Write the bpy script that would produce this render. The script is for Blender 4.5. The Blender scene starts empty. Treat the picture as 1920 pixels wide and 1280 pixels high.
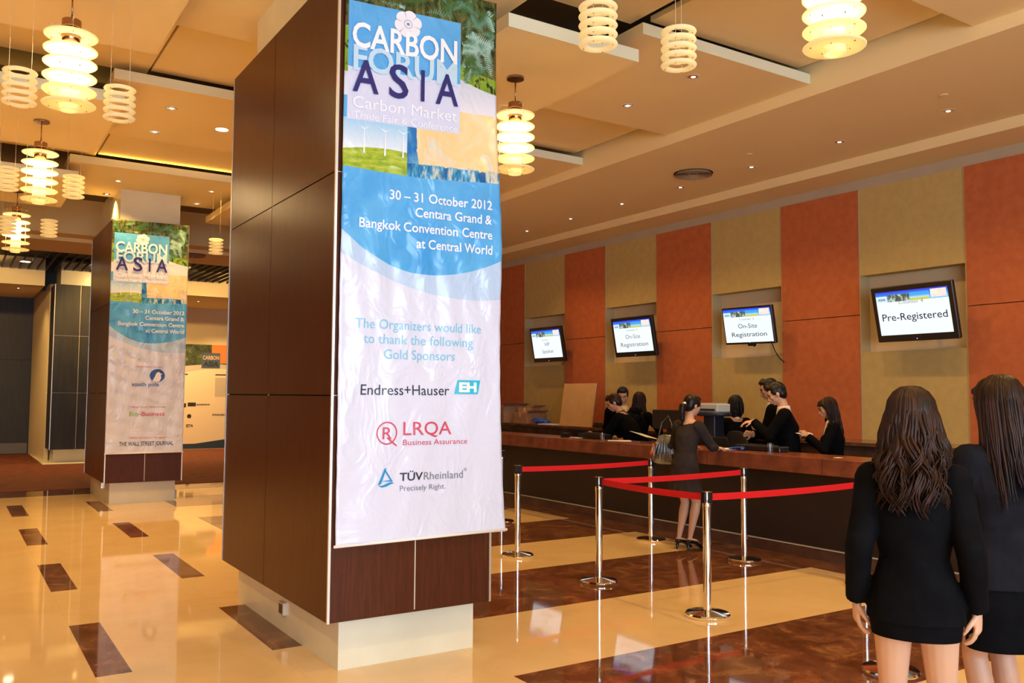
import bpy, math, random
from mathutils import Vector, Matrix, Euler
import mathutils
random.seed(7)
sc = bpy.context.scene
COL = sc.collection
PI = math.pi
# ------------------------------------------------------------------ camera
cd = bpy.data.cameras.new('camera'); cam = bpy.data.objects.new('camera', cd); COL.objects.link(cam)
cd.sensor_fit = 'HORIZONTAL'; cd.sensor_width = 36.0; cd.lens = 1638.15/1920*36
cd.clip_start = .05; cd.clip_end = 200
def cam_axes():
    yaw, pit, rol = math.radians(32.8404), math.radians(3.52857), math.radians(.36993)
    cy, sy, cp, sp = math.cos(yaw), math.sin(yaw), math.cos(pit), math.sin(pit)
    f = Vector((sy*cp, cy*cp, sp)); r = Vector((cy, -sy, 0)); u = r.cross(f)
    cr, sr = math.cos(rol), math.sin(rol)
    return cr*r+sr*u, -sr*r+cr*u, f
_r, _u, _f = cam_axes()
cam.matrix_world = Matrix(((_r.x,_u.x,-_f.x,0),(_r.y,_u.y,-_f.y,0),(_r.z,_u.z,-_f.z,1.65),(0,0,0,1)))
sc.camera = cam
# ------------------------------------------------------------------ view + world
sc.view_settings.view_transform = 'Standard'; sc.view_settings.look = 'None'
sc.view_settings.gamma = 1; sc.view_settings.use_curve_mapping = False
sc.view_settings.exposure = 1.0
w = bpy.data.worlds.new('world'); sc.world = w; w.use_nodes = True
w.node_tree.nodes['Background'].inputs[0].default_value = (.62,.76,1,1)
w.node_tree.nodes['Background'].inputs[1].default_value = 1.0
# ------------------------------------------------------------------ lights
WARM = (1,.60,.20); SPOTK = 1.7
def area(name, loc, rot, sx, sy, power, color):
    l = bpy.data.lights.new(name, 'AREA'); l.shape = 'RECTANGLE'; l.size = sx; l.size_y = sy
    l.energy = power; l.color = color
    o = bpy.data.objects.new(name, l); COL.objects.link(o); o.location = loc; o.rotation_euler = rot
    return o
# daylight that comes in through the big windows behind the camera
area('window_daylight', (.4,-5.35,2.4), (math.radians(90),0,0), 9.5, 3.4, 620, (.66,.80,1))
DOWN = []   # filled below: (x, y, z)
def spot(name, loc, power, color=WARM, size=118, blend=.8, radius=.05, tilt=0):
    l = bpy.data.lights.new(name, 'SPOT'); l.energy = power*SPOTK; l.color = color
    l.spot_size = math.radians(size); l.spot_blend = blend; l.shadow_soft_size = radius
    o = bpy.data.objects.new(name, l); COL.objects.link(o); o.location = loc; o.rotation_euler = (tilt,0,0)
    return o

# ------------------------------------------------------------------ helpers
def link(name, me, parent=None, mat=None, smooth=False):
    o = bpy.data.objects.new(name, me); COL.objects.link(o)
    if parent: o.parent = parent
    if mat is not None:
        for m in (mat if isinstance(mat, (list, tuple)) else [mat]): me.materials.append(m)
    if smooth:
        for p in me.polygons: p.use_smooth = True
    return o
def tag(o, label=None, cat=None, group=None, kind=None):
    if label: o['label'] = label
    if cat: o['category'] = cat
    if group: o['group'] = group
    if kind: o['kind'] = kind
    return o
def empty(name, loc, label=None, cat=None, group=None, rz=0):
    o = bpy.data.objects.new(name, None); COL.objects.link(o); o.location = loc
    o.rotation_euler = (0,0,rz); o.empty_display_size = .1
    return tag(o, label, cat, group)
def rest(o):
    for c in o.children: pass
    return o
def copy_tree(o, parent=None):
    c = o.copy(); COL.objects.link(c)
    if parent: c.parent = parent
    for ch in list(o.children): copy_tree(ch, c)
    return c
class MB:
    def __init__(s): s.v = []; s.f = []; s.mi = []; s.cur = 0; s.uv = None
    def add(s, vs, fs):
        n = len(s.v); s.v += [tuple(v) for v in vs]
        s.f += [tuple(i+n for i in f) for f in fs]; s.mi += [s.cur]*len(fs)
        return s
    def box(s, x0,x1,y0,y1,z0,z1, bev=0):
        if bev <= 0:
            vs = [(x,y,z) for z in (z0,z1) for y in (y0,y1) for x in (x0,x1)]
            s.add(vs, [(0,2,3,1),(4,5,7,6),(0,1,5,4),(2,6,7,3),(0,4,6,2),(1,3,7,5)])
        else:
            b = bev; vs = []; idx = {}
            def k(ax, sx, sy, sz):
                key = (ax,sx,sy,sz)
                if key not in idx:
                    p = [x1 if sx else x0, y1 if sy else y0, z1 if sz else z0]; sg = (sx,sy,sz)
                    for a in range(3):
                        if a != ax: p[a] += -b if sg[a] else b
                    idx[key] = len(vs); vs.append(tuple(p))
                return idx[key]
            fs = []
            for ax in range(3):
                for sd in (0,1):
                    q = []
                    for a,c in ((0,0),(1,0),(1,1),(0,1)):
                        g = [0,0,0]; g[ax] = sd; g[(ax+1)%3] = a; g[(ax+2)%3] = c
                        q.append(k(ax,*g))
                    fs.append(q if sd else q[::-1])
            for ax in range(3):       # edges parallel to ax
                o1, o2 = (ax+1)%3, (ax+2)%3
                for a in (0,1):
                    for c in (0,1):
                        g0 = [0,0,0]; g0[ax] = 0; g0[o1] = a; g0[o2] = c
                        g1 = list(g0); g1[ax] = 1
                        q = [k(o1,*g0),k(o1,*g1),k(o2,*g1),k(o2,*g0)]
                        fs.append(q if (a^c) == 0 else q[::-1])
            for a in (0,1):
                for c in (0,1):
                    for d in (0,1):
                        t = [k(0,a,c,d),k(1,a,c,d),k(2,a,c,d)]
                        fs.append(t if (a^c^d) else t[::-1])
            s.add(vs, fs)
        return s
    def lathe(s, prof, c=(0,0,0), n=32, M=None):
        """prof: list of (r,z); closed when first==last"""
        vs = []; fs = []; m = len(prof)
        for i in range(n):
            a = 2*PI*i/n
            for r,z in prof: vs.append((c[0]+r*math.cos(a), c[1]+r*math.sin(a), c[2]+z))
        for i in range(n):
            j = (i+1)%n
            for k in range(m-1): fs.append((i*m+k, j*m+k, j*m+k+1, i*m+k+1))
        if M: vs = [tuple(M @ Vector(v)) for v in vs]
        s.add(vs, fs); return s
    def cyl(s, r, z0, z1, c=(0,0,0), n=24): return s.lathe([(0,z0),(r,z0),(r,z1),(0,z1)], c, n)
    def tube(s, pts, ra, rb=None, hint=(1,0,0), n=12, caps='round'):
        """closed volume around a path; ra along hint, rb across it"""
        pts = [Vector(p) for p in pts]; m = len(pts)
        if not isinstance(ra,(list,tuple)): ra = [ra]*m
        rb = ra if rb is None else rb
        if not isinstance(rb,(list,tuple)): rb = [rb]*m
        T = []
        for i in range(m):
            t = (pts[min(i+1,m-1)]-pts[max(i-1,0)])
            T.append(t.normalized() if t.length > 1e-9 else Vector((0,0,1)))
        rings = []
        h = Vector(hint)
        def fr(t):
            a = h - t*h.dot(t)
            if a.length < 1e-3: a = Vector((0,1,0)) - t*t.y
            if a.length < 1e-3: a = Vector((0,0,1)) - t*t.z
            a.normalize(); return a, t.cross(a)
        def ring(c,t,a_,b_):
            u,v = fr(t)
            return [c+u*(a_*math.cos(2*PI*k/n))+v*(b_*math.sin(2*PI*k/n)) for k in range(n)]
        if caps == 'round' or caps == 'start':
            for q in (80,50,25):
                cq, sq = math.cos(math.radians(q)), math.sin(math.radians(q)); e = min(ra[0],rb[0])
                rings.append(ring(pts[0]-T[0]*e*sq, T[0], ra[0]*cq, rb[0]*cq))
        for i in range(m): rings.append(ring(pts[i],T[i],ra[i],rb[i]))
        if caps == 'round' or caps == 'end':
            for q in (25,50,80):
                cq, sq = math.cos(math.radians(q)), math.sin(math.radians(q)); e = min(ra[-1],rb[-1])
                rings.append(ring(pts[-1]+T[-1]*e*sq, T[-1], ra[-1]*cq, rb[-1]*cq))
        vs = [p for r in rings for p in r]; fs = []
        R = len(rings)
        for i in range(R-1):
            for k in range(n):
                l = (k+1)%n; fs.append((i*n+k, i*n+l, (i+1)*n+l, (i+1)*n+k))
        fs.append(tuple(range(n))[::-1]); fs.append(tuple((R-1)*n+k for k in range(n)))
        s.add(vs, fs); return s
    def ell(s, c, r, M=None, nu=16, nv=10):
        c = Vector(c); vs = []; fs = []
        for i in range(nv+1):
            t = PI*(i+.0)/nv; t = min(max(t,.04),PI-.04)
            for k in range(nu):
                a = 2*PI*k/nu
                vs.append(Vector((r[0]*math.sin(t)*math.cos(a), r[1]*math.sin(t)*math.sin(a), -r[2]*math.cos(t))))
        vs = [(M @ v if M else v)+c for v in vs]
        for i in range(nv):
            for k in range(nu):
                l = (k+1)%nu; fs.append((i*nu+k, i*nu+l, (i+1)*nu+l, (i+1)*nu+k))
        fs.append(tuple(range(nu))[::-1]); fs.append(tuple(nv*nu+k for k in range(nu)))
        s.add(vs, fs); return s
    def build(s, name, mat, parent=None, smooth=False, off=(0,0,0)):
        me = bpy.data.meshes.new(name)
        vs = s.v if off == (0,0,0) else [(v[0]-off[0],v[1]-off[1],v[2]-off[2]) for v in s.v]
        me.from_pydata(vs, [], s.f); me.update()
        o = link(name, me, parent, mat)
        if isinstance(mat,(list,tuple)):
            me.polygons.foreach_set('material_index', s.mi)
        if smooth == 'auto':
            for p in me.polygons: p.use_smooth = True
            try: me.set_sharp_from_angle(angle=math.radians(38))
            except Exception: pass
        elif smooth:
            for p in me.polygons: p.use_smooth = True
        return o
    def skin(s, name, mat, parent, voxel=.007, it=4, fac=.5):
        """merge all volumes into one continuous surface"""
        o = s.build(name+'_tmp', None)
        r = o.modifiers.new('r','REMESH'); r.mode = 'VOXEL'; r.voxel_size = voxel
        if it:
            m = o.modifiers.new('s','SMOOTH'); m.factor = fac; m.iterations = it
        bpy.context.view_layer.update()
        dg = bpy.context.evaluated_depsgraph_get()
        me = bpy.data.meshes.new_from_object(o.evaluated_get(dg)); me.name = name
        old = o.data; bpy.data.objects.remove(o); bpy.data.meshes.remove(old)
        me.materials.clear()
        for p in me.polygons: p.use_smooth = True
        return link(name, me, parent, mat)
def box_obj(name, x0,x1,y0,y1,z0,z1, mat, parent=None, bev=0, origin=None, smooth=False):
    if parent is None:
        c = origin or ((x0+x1)/2,(y0+y1)/2,z0)
        m = MB().box(x0-c[0],x1-c[0],y0-c[1],y1-c[1],z0-c[2],z1-c[2],bev)
        o = m.build(name, mat); o.location = c; return o
    return MB().box(x0,x1,y0,y1,z0,z1,bev).build(name, mat, parent)
def struct(name, *a, **k):
    o = box_obj(name, *a, **k); o['kind'] = 'structure'; return o

# ------------------------------------------------------------------ node helper
class G:
    """tiny maths on shader sockets"""
    def __init__(s, mat): s.m = mat; s.nt = mat.node_tree; s.x = -1400
    def new(s, t): n = s.nt.nodes.new(t); return n
    def op(s, o, a, b=None, c=None):
        n = s.new('ShaderNodeMath'); n.operation = o
        for i,v in enumerate((a,b,c)):
            if v is None: continue
            if isinstance(v,(int,float)): n.inputs[i].default_value = v
            else: s.nt.links.new(v, n.inputs[i])
        return n.outputs[0]
    def add(s,a,b): return s.op('ADD',a,b)
    def sub(s,a,b): return s.op('SUBTRACT',a,b)
    def mul(s,a,b): return s.op('MULTIPLY',a,b)
    def lt(s,a,b): return s.op('LESS_THAN',a,b)
    def gt(s,a,b): return s.op('GREATER_THAN',a,b)
    def rng(s,a,lo,hi): return s.mul(s.gt(a,lo), s.lt(a,hi))
    def mx(s,a,b): return s.op('MAXIMUM',a,b)
    def sep(s, sock):
        n = s.new('ShaderNodeSeparateXYZ'); s.nt.links.new(sock, n.inputs[0]); return n.outputs
    def coord(s, k='Object'): return s.new('ShaderNodeTexCoord').outputs[k]
    def vec(s, x,y,z=0):
        n = s.new('ShaderNodeCombineXYZ')
        for i,v in enumerate((x,y,z)):
            if isinstance(v,(int,float)): n.inputs[i].default_value = v
            else: s.nt.links.new(v, n.inputs[i])
        return n.outputs[0]
    def noise(s, vec, scale=5, detail=4, rough=.55, dist=0, out='Fac'):
        n = s.new('ShaderNodeTexNoise'); n.inputs['Scale'].default_value = scale
        n.inputs['Detail'].default_value = detail; n.inputs['Roughness'].default_value = rough
        n.inputs['Distortion'].default_value = dist
        if vec is not None: s.nt.links.new(vec, n.inputs['Vector'])
        return n.outputs[out]
    def ramp(s, fac, stops):
        n = s.new('ShaderNodeValToRGB'); e = n.color_ramp.elements
        while len(e) < len(stops): e.new(.5)
        for i,(p,c) in enumerate(stops): e[i].position = p; e[i].color = (*c,1)
        s.nt.links.new(fac, n.inputs[0]); return n.outputs[0]
    def mix(s, fac, a, b):
        n = s.new('ShaderNodeMix'); n.data_type = 'RGBA'
        for i,v in ((0,fac),(6,a),(7,b)):
            if isinstance(v,(int,float)): n.inputs[i].default_value = v
            elif isinstance(v,(tuple,list)): n.inputs[i].default_value = (*v,1)
            else: s.nt.links.new(v, n.inputs[i])
        return n.outputs[2]
    def bump(s, h, strength=.2, dist=.01):
        n = s.new('ShaderNodeBump'); n.inputs['Strength'].default_value = strength
        n.inputs['Distance'].default_value = dist; s.nt.links.new(h, n.inputs['Height'])
        return n.outputs[0]
def pbr(name, color=(.5,.5,.5), rough=.5, metal=0, spec=.5, coat=0, trans=0, emit=None, es=0, sub=0):
    m = bpy.data.materials.new(name); m.use_nodes = True
    b = m.node_tree.nodes['Principled BSDF']
    b.inputs['Base Color'].default_value = (*color,1); b.inputs['Roughness'].default_value = rough
    b.inputs['Metallic'].default_value = metal; b.inputs['Specular IOR Level'].default_value = spec
    if coat: b.inputs['Coat Weight'].default_value = coat; b.inputs['Coat Roughness'].default_value = .05
    if trans: b.inputs['Transmission Weight'].default_value = trans
    if emit: b.inputs['Emission Color'].default_value = (*emit,1); b.inputs['Emission Strength'].default_value = es
    if sub: b.inputs['Subsurface Weight'].default_value = sub; b.inputs['Subsurface Scale'].default_value = .02
    return m
def B(m): return m.node_tree.nodes['Principled BSDF']
def setc(m, sock, key='Base Color'): m.node_tree.links.new(sock, B(m).inputs[key])
def noisy(name, c1, c2, scale=4, rough=.5, detail=5, stretch=(1,1,1), spec=.5, coat=0, lo=.35, hi=.65, bump=0, bscale=60, metal=0):
    m = pbr(name, c1, rough, metal, spec, coat); g = G(m)
    mp = g.new('ShaderNodeMapping'); mp.inputs['Scale'].default_value = stretch
    m.node_tree.links.new(g.coord(), mp.inputs[0])
    n = g.noise(mp.outputs[0], scale, detail)
    setc(m, g.ramp(n, [(lo,c1),(hi,c2)]))
    if bump:
        m.node_tree.links.new(g.bump(g.noise(g.coord(), bscale, 3), bump, .002), B(m).inputs['Normal'])
    return m

# ------------------------------------------------------------------ materials
M_ceil = noisy('ceiling_paint', (.86,.69,.36), (.88,.71,.38), 1.2, .9)
M_edge = noisy('daylit_edge_paint', (.80,.80,.58), (.78,.78,.56), 2, .85)  # paler tone stands in for daylight on the panel fronts
M_plen = noisy('plenum_dark', (.20,.17,.13), (.25,.21,.16), .8, .95)
M_cream = noisy('cream_wall', (.80,.69,.46), (.76,.65,.42), 1.5, .8)
M_creamS = noisy('cream_stone', (.80,.77,.58), (.74,.71,.53), 3, .25, bump=.05)
M_orange = noisy('orange_fabric', (.56,.150,.045), (.49,.125,.036), 9, .8, bump=.3, bscale=300)
M_green = noisy('olive_fabric', (.58,.43,.155), (.52,.385,.135), 9, .8, bump=.3, bscale=300)
M_niche = noisy('niche_paint', (.72,.58,.36), (.68,.54,.33), 2, .8)
M_wstrip = noisy('wall_strip', (.50,.42,.30), (.46,.38,.27), 2, .8)
M_trimL = pbr('pale_trim', (.50,.42,.24), .4)
def wood_mat():
    m = pbr('dark_wood', (.05,.02,.012), .30, 0, .22, 0); g = G(m)
    mp = g.new('ShaderNodeMapping'); mp.inputs['Scale'].default_value = (26,26,1.3)
    m.node_tree.links.new(g.coord(), mp.inputs[0])
    n = g.noise(mp.outputs[0], 3.5, 8, .65); n2 = g.noise(g.coord(), 1.3, 3)
    c = g.ramp(n, [(.3,(.056,.016,.006)),(.62,(.105,.030,.011)),(.8,(.145,.043,.014))])
    setc(m, g.mix(g.mul(n2,.45), c, (.045,.014,.007)))
    m.node_tree.links.new(g.bump(n, .06, .002), B(m).inputs['Normal'])
    return m
M_wood = wood_mat()
M_slate = noisy('dark_slate_panel', (.013,.013,.011), (.024,.022,.018), 3, .5, stretch=(6,6,.6))
M_alu = pbr('brushed_aluminium', (.80,.76,.66), .35, .8)
M_reveal = pbr('pale_joint', (.72,.66,.54), .4, .3)
M_chrome = pbr('polished_steel', (.86,.84,.80), .07, 1)
M_nickel = pbr('bronze_nickel', (.40,.24,.15), .25, 1)
M_blackp = pbr('black_plastic', (.012,.012,.013), .3)
M_blackm = pbr('black_matte', (.010,.010,.011), .7)
M_belt = noisy('red_webbing', (.86,.012,.018), (.78,.010,.014), 90, .6)
M_marF = noisy('red_brown_marble', (.25,.075,.035), (.14,.042,.022), 5, .25, 7)
M_marT = noisy('brown_marble_top', (.20,.085,.045), (.12,.052,.03), 5, .15, 7)
M_cbody = noisy('counter_front_panel', (.022,.014,.010), (.030,.018,.013), 4, .45)
M_bcount = noisy('back_counter_marble', (.075,.036,.022), (.12,.06,.036), 4, .25, 7)
M_shade = bpy.data.materials.new('frosted_glass')
def shade_mat(m):
    m.use_nodes = True; nt = m.node_tree; nt.nodes.clear()
    out = nt.nodes.new('ShaderNodeOutputMaterial')
    d = nt.nodes.new('ShaderNodeBsdfDiffuse'); d.inputs[0].default_value = (.92,.86,.66,1)
    t = nt.nodes.new('ShaderNodeBsdfTranslucent'); t.inputs[0].default_value = (.95,.88,.66,1)
    mx = nt.nodes.new('ShaderNodeMixShader'); mx.inputs[0].default_value = .5
    nt.links.new(d.outputs[0], mx.inputs[1]); nt.links.new(t.outputs[0], mx.inputs[2])
    e = nt.nodes.new('ShaderNodeEmission'); e.inputs[0].default_value = (1,.78,.36,1); e.inputs[1].default_value = .07
    ad = nt.nodes.new('ShaderNodeAddShader'); nt.links.new(mx.outputs[0], ad.inputs[0]); nt.links.new(e.outputs[0], ad.inputs[1])
    nt.links.new(ad.outputs[0], out.inputs[0])
shade_mat(M_shade)
M_lamp = pbr('glowing_tube', (1,1,1), .5, emit=(1,.72,.38), es=24)
M_wire = pbr('steel_wire', (.7,.6,.4), .4, .6)
M_dlon = pbr('lit_lamp_face', (1,1,1), .5, emit=(1,.80,.55), es=9)
M_dloff = pbr('downlight_reflector', (.9,.86,.8), .12, 1)
M_dllens = pbr('downlight_lens', (1,1,1), .3, emit=(1,.82,.62), es=2.6)
M_dlrim = pbr('downlight_rim', (.80,.66,.44), .5)
M_glass = pbr('clear_glass', (.9,.92,.93), .03, 0, .5, 0, 1)
def floor_mat():
    m = pbr('polished_stone_floor', (.8,.6,.35), .045, 0, .5); g = G(m)
    o = g.coord(); x,y,z = g.sep(o)
    iny = g.lt(g.op('FRACT', g.mul(g.sub(y, 5.66-25.85), 1/2.585)), .515)
    r = g.mx(g.rng(x,.79,.99), g.rng(x,1.83,2.03))
    r = g.mx(r, g.rng(x,-.25,-.05)); r = g.mx(r, g.rng(x,2.87,7.13))
    dark = g.mx(g.mul(r,iny), g.gt(x,7.13))
    dark = g.mx(dark, g.gt(y,15.85))
    n1 = g.noise(o, 1.6, 6, .6, .6); n2 = g.noise(o, 5, 7, .62, .9)
    light = g.ramp(n1, [(.3,(.76,.53,.25)),(.6,(.82,.60,.31)),(.8,(.78,.555,.27))])
    # large tile joints
    jx = g.lt(g.op('FRACT', g.mul(g.sub(x,.79-10.4),1/1.04)), .004); jy = g.lt(g.op('FRACT', g.mul(g.sub(y,5.66-25.85),1/1.2925)), .003)
    light = g.mix(g.mul(g.mx(jx,jy),.22), light, (.45,.30,.15))
    dk = g.ramp(n2, [(.25,(.085,.028,.014)),(.46,(.14,.050,.024)),(.58,(.21,.083,.038)),(.72,(.36,.17,.075))])
    setc(m, g.mix(dark, light, dk))
    return m
M_floor = floor_mat()
M_carpet = noisy('red_brown_carpet', (.095,.018,.006), (.17,.036,.009), 5, .95, 6, bump=.3)
M_card = noisy('cardboard', (.42,.22,.11), (.50,.27,.14), 8, .8)
M_board = noisy('pale_board', (.80,.50,.22), (.74,.45,.19), 6, .7)
M_paper = pbr('white_paper', (.90,.88,.82), .6)
M_blue = noisy('blue_plastic', (.02,.08,.50), (.03,.12,.62), 20, .35)
M_navy = pbr('navy_table', (.012,.016,.03), .4)
M_grey = pbr('light_grey_plastic', (.50,.52,.50), .4)

# ------------------------------------------------------------------ setting: floor, walls
struct('floor', -6,10.6,-5.2,27.2,-.1,0, M_floor, origin=(0,0,0))
struct('floor', -6,12,16.75,27,0,.006, M_carpet, origin=(0,0,0))
struct('floor', 1.9,3.3,22.6,26.8,.006,.012, M_creamS, origin=(0,0,0))
struct('wall_left', -6.2,-6,-5.2,27.2,0,5.4, noisy('brown_wall',(.30,.16,.07),(.26,.13,.06),2,.7))
# back wall (behind the camera) with three big windows
WX = [(-4.2,-1.4),(-1.1,1.9),(2.2,5.2)]
bw = MB(); bw.box(-6,10.4,-5.2,-5,0,.7); bw.box(-6,10.4,-5.2,-5,4.1,5.4)
xs = [-6]+[v for a in WX for v in a]+[10.4]
for i in range(0,len(xs),2): bw.box(xs[i],xs[i+1],-5.2,-5,.7,4.1)
tag(bw.build('wall_back', M_cream), kind='structure')
M_pane = bpy.data.materials.new('window_pane'); M_pane.use_nodes = True
nt = M_pane.node_tree; nt.nodes.clear()
o_ = nt.nodes.new('ShaderNodeOutputMaterial'); t_ = nt.nodes.new('ShaderNodeBsdfTransparent'); g_ = nt.nodes.new('ShaderNodeBsdfGlossy')
g_.inputs['Roughness'].default_value = .02; x_ = nt.nodes.new('ShaderNodeMixShader'); x_.inputs[0].default_value = .06
nt.links.new(t_.outputs[0],x_.inputs[1]); nt.links.new(g_.outputs[0],x_.inputs[2]); nt.links.new(x_.outputs[0],o_.inputs[0])
for i,(a,b) in enumerate(WX):
    f = MB()
    for k in range(4):
        xx = a+(b-a)*k/3; xx = min(max(xx,a+.03),b-.03); f.box(xx-.03,xx+.03,-5.14,-5.06,.7,4.1)
    for z in (.73,2.9,4.07): f.box(a,b,-5.14,-5.06,z-.03,z+.03)
    fo = tag(f.build('window_%d'%(i+1), M_slate), kind='structure')
    MB().box(a,b,-5.105,-5.095,.7,4.1).build('pane', M_pane, fo)

# ceiling -------------------------------------------------------------
struct('ceiling', -6,10.6,-5.2,27.2,5.3,5.4, M_plen)
def cpanel(x0,x1,y0,y1,z,t,name='ceiling'):
    m = MB(); m.cur = 0; cx, cy = (x0+x1)/2, (y0+y1)/2
    m.box(x0-cx,x1-cx,y0-cy,y1-cy,0,t)
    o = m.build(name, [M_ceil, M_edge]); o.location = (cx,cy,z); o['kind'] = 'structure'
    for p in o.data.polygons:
        if p.normal.y < -.9: p.material_index = 1  # only the window-facing front gets the daylit tone
    return o
P = 3.7
for k in range(-2,3):
    ya, yl = 5.64+P*k, 5.55+P*k
    for x0,x1 in ((.05,1.39),(3.59,4.93)): cpanel(x0,x1,ya,ya+2.17,4.54,.11)
    for x0,x1 in ((-2.3,-.0),(1.27,3.72),(4.90,7.09)): cpanel(x0,x1,yl,yl+2.06,4.755,.10)
    for x0,x1 in ((-2.1,-.12),(1.62,3.46),(5.05,7.0)): cpanel(x0,x1,yl-1.78,yl+.07,4.92,.05)
    for x0,x1 in ((-.06,1.60),(3.52,4.94)): cpanel(x0,x1,ya-1.72,ya+.12,4.925,.05)
# perimeter soffits
struct('ceiling', 7.095,9.384,-5,23.5,4.632,5.3, M_ceil)
struct('ceiling', 9.384,10.4,-5,23.5,4.509,5.3, M_ceil)
struct('ceiling', -6,7.095,18.2,18.7,4.632,5.3, M_ceil)
struct('ceiling', -6,7.095,18.7,20.27,4.56,5.3, M_ceil)
struct('ceiling', -6,-2.6,-5,18.2,4.632,5.3, M_ceil)
struct('ceiling', -2.6,7.095,-5,-3.9,4.632,5.3, M_ceil)
sl = MB()
x = -5.9
while x < 7.0:
    sl.box(x,x+.018,20.27,23.5,4.555,4.62); x += .185
struct('ceiling', -6,7.095,20.27,23.5,4.85,4.9, M_blackm)  # black sheet added as the dark void above the slats
tag(sl.build('ceiling', pbr('black_slats',(.035,.045,.035),.6)), kind='structure')
# right wall -----------------------------------------------------------
struct('wall_right', 10.19,10.4,-5,23.5,0,4.52, M_niche)
struct('trim_1', 10.0,10.19,-5,23.5,4.38,4.509, M_wstrip)
yb = [5.665,7.09,8.363,9.727,10.99,12.357,13.6,15.0]
while yb[-1] < 22: yb.append(yb[-1]+ (1.26 if len(yb)%2==0 else 1.37))
yb = [yb[0]-2.63*k for k in (3,2,1)] and sorted([yb[0]-2.63*k for k in range(1,5)]+[yb[0]-2.63*k+1.37 for k in range(1,5)]+yb)
i0 = yb.index(5.665)
for i in range(len(yb)-1):
    a, b = yb[i], yb[i+1]; gr = ((i-i0)%2 == 0)
    if gr:
        o = tag(MB().box(10.0,10.19,a+.006,b-.006,0,2.24).build('wall_panel', M_green), kind='structure')
        o = tag(MB().box(10.0,10.19,a+.006,b-.006,3.24,4.38).build('wall_panel', M_green), kind='structure')
    else:
        m = MB(); m.box(9.985,10.19,a+.006,b-.006,0,2.722).box(9.985,10.19,a+.006,b-.006,2.732,4.38)
        tag(m.build('wall_panel', M_orange), kind='structure')
        tag(MB().box(9.99,10.19,a-.008,a+.004,0,4.38).box(9.99,10.19,b-.004,b+.008,0,4.38).build('trim_2', M_trimL), kind='structure')
# far walls --------------------------------------------------------------
struct('wall_far', -6,1.87,23.5,23.7,4.19,5.3, M_cream)
struct('wall_far', 3.1,10.2,23.5,23.7,4.19,5.3, M_cream)
struct('wall_far', -6.2,10.6,27.2,27.3,0,5.4, M_slate)  # added outer shell, blocks sky light leaking past the far walls
struct('wall_right', 10.4,10.6,-5.2,27.2,0,5.4, M_cream)  # outer shell on the right, added against the same light leaks
struct('wall_far', 1.87,3.1,24.6,24.8,4.2,5.3, M_slate)
struct('ceiling', -6,1.87,23.7,27,4.19,4.3, M_ceil)
struct('ceiling', 3.1,10.2,23.7,27,4.19,4.3, M_ceil)
struct('wall_far', 2.1,10.4,27,27.2,0,5.3, M_cream)
jm = MB(); jm.add([(1.89,26.8,0),(2.03,24.0,0),(2.12,24.0,0),(2.12,26.8,0),(1.89,26.8,4.3),(2.03,24.0,4.3),(2.12,24.0,4.3),(2.12,26.8,4.3)],
       [(0,1,5,4),(1,2,6,5),(2,3,7,6),(3,0,4,7),(4,5,6,7),(3,2,1,0)])
tag(jm.build('wall_alcove', M_cream), kind='structure')
struct('wall_far', -6,-.8,26.8,27,0,4.3, M_cream)
dr = struct('door_1', -.8,1.90,26.86,26.94,.0,4.19, M_slate)
dd = empty('door_dummy',(0,0,0)); bpy.data.objects.remove(dd)
MB().box(-1.3,1.31,-.075,-.04,.02,.30).build('kick_plate', pbr('dull_steel',(.16,.13,.10),.45,.6), dr)
MB().box(-1.31,-.01,-.06,-.04,.31,2.5).box(.01,1.31,-.06,-.04,.31,2.5).box(-1.31,1.31,-.06,-.04,2.52,4.17).build('door_leaf', M_slate, dr)

# ------------------------------------------------------------------ columns
def column(y0, y1, label, mat=M_wood, top=4.255, xL=1.91, xR=3.02, bx=(2.03,2.965), by=(.125,-.06), seams=True, necktop=4.86, vs=None, vf=2.473):
    r = empty('column', ((xL+xR)/2,(y0+y1)/2,0), label, 'column', 'dark panelled lobby columns'); off = tuple(r.location)
    b0, b1 = y0+by[0], y1+by[1]
    MB().box(bx[0],bx[1],b0,b1,0,.36).build('plinth', M_creamS, r, off=off)
    MB().box(bx[0]+.03,bx[1]-.03,b0+.05,b1-.05,top-.3,necktop).build('neck', M_creamS, r, off=off)
    MB().box(xL+.02,xR-.02,y0+.02,y1-.02,.322,top-.02).build('core', M_blackm, r, off=off)
    zs = [.32,1.643,2.988,top]; g = .004
    m = MB(); ym = vs if vs else (y0+y1)/2
    for i in range(3):
        za, zb_ = zs[i]+(g if i else 0), zs[i+1]-(g if i<2 else 0)
        for ya_,yb_ in ((y0+.014,ym-g),(ym+g,y1-.014)):
            m.box(xL,xL+.018,ya_,yb_,za,zb_); m.box(xR-.018,xR,ya_,yb_,za,zb_)
        for xa_,xb_ in ((xL+.014,vf-g),(vf+g,xR-.014)):
            m.box(xa_,xb_,y0,y0+.018,za,zb_); m.box(xa_,xb_,y1-.018,y1,za,zb_)
    m.build('cladding', mat, r, off=off)
    t = MB()
    for xx in (xL,xR):
        for yy in (y0,y1):
            t.box(xx-.003 if xx==xL else xx-.012, xx+.012 if xx==xL else xx+.003, yy-.003 if yy==y0 else yy-.012, yy+.012 if yy==y0 else yy+.003, .315, top+.003)
    t.build('corner_trim', M_alu, r, off=off)
    j = MB()
    j.box(vf-.004,vf+.004,y0+.001,y0+.012,.33,top-.01).box(xL+.004,xL+.012,ym-.0035,ym+.0035,.33,top-.01)
    for z in zs[1:3]: j.box(xL+.01,xR-.01,y0+.004,y0+.012,z-.003,z+.003)
    j.build('joint_strip', M_reveal, r, off=off)
    MB().box(xL+.001,xR-.001,y0+.001,y1-.001,.317,.323).build('underside', M_wood, r, off=off)
    return r, off
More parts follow.
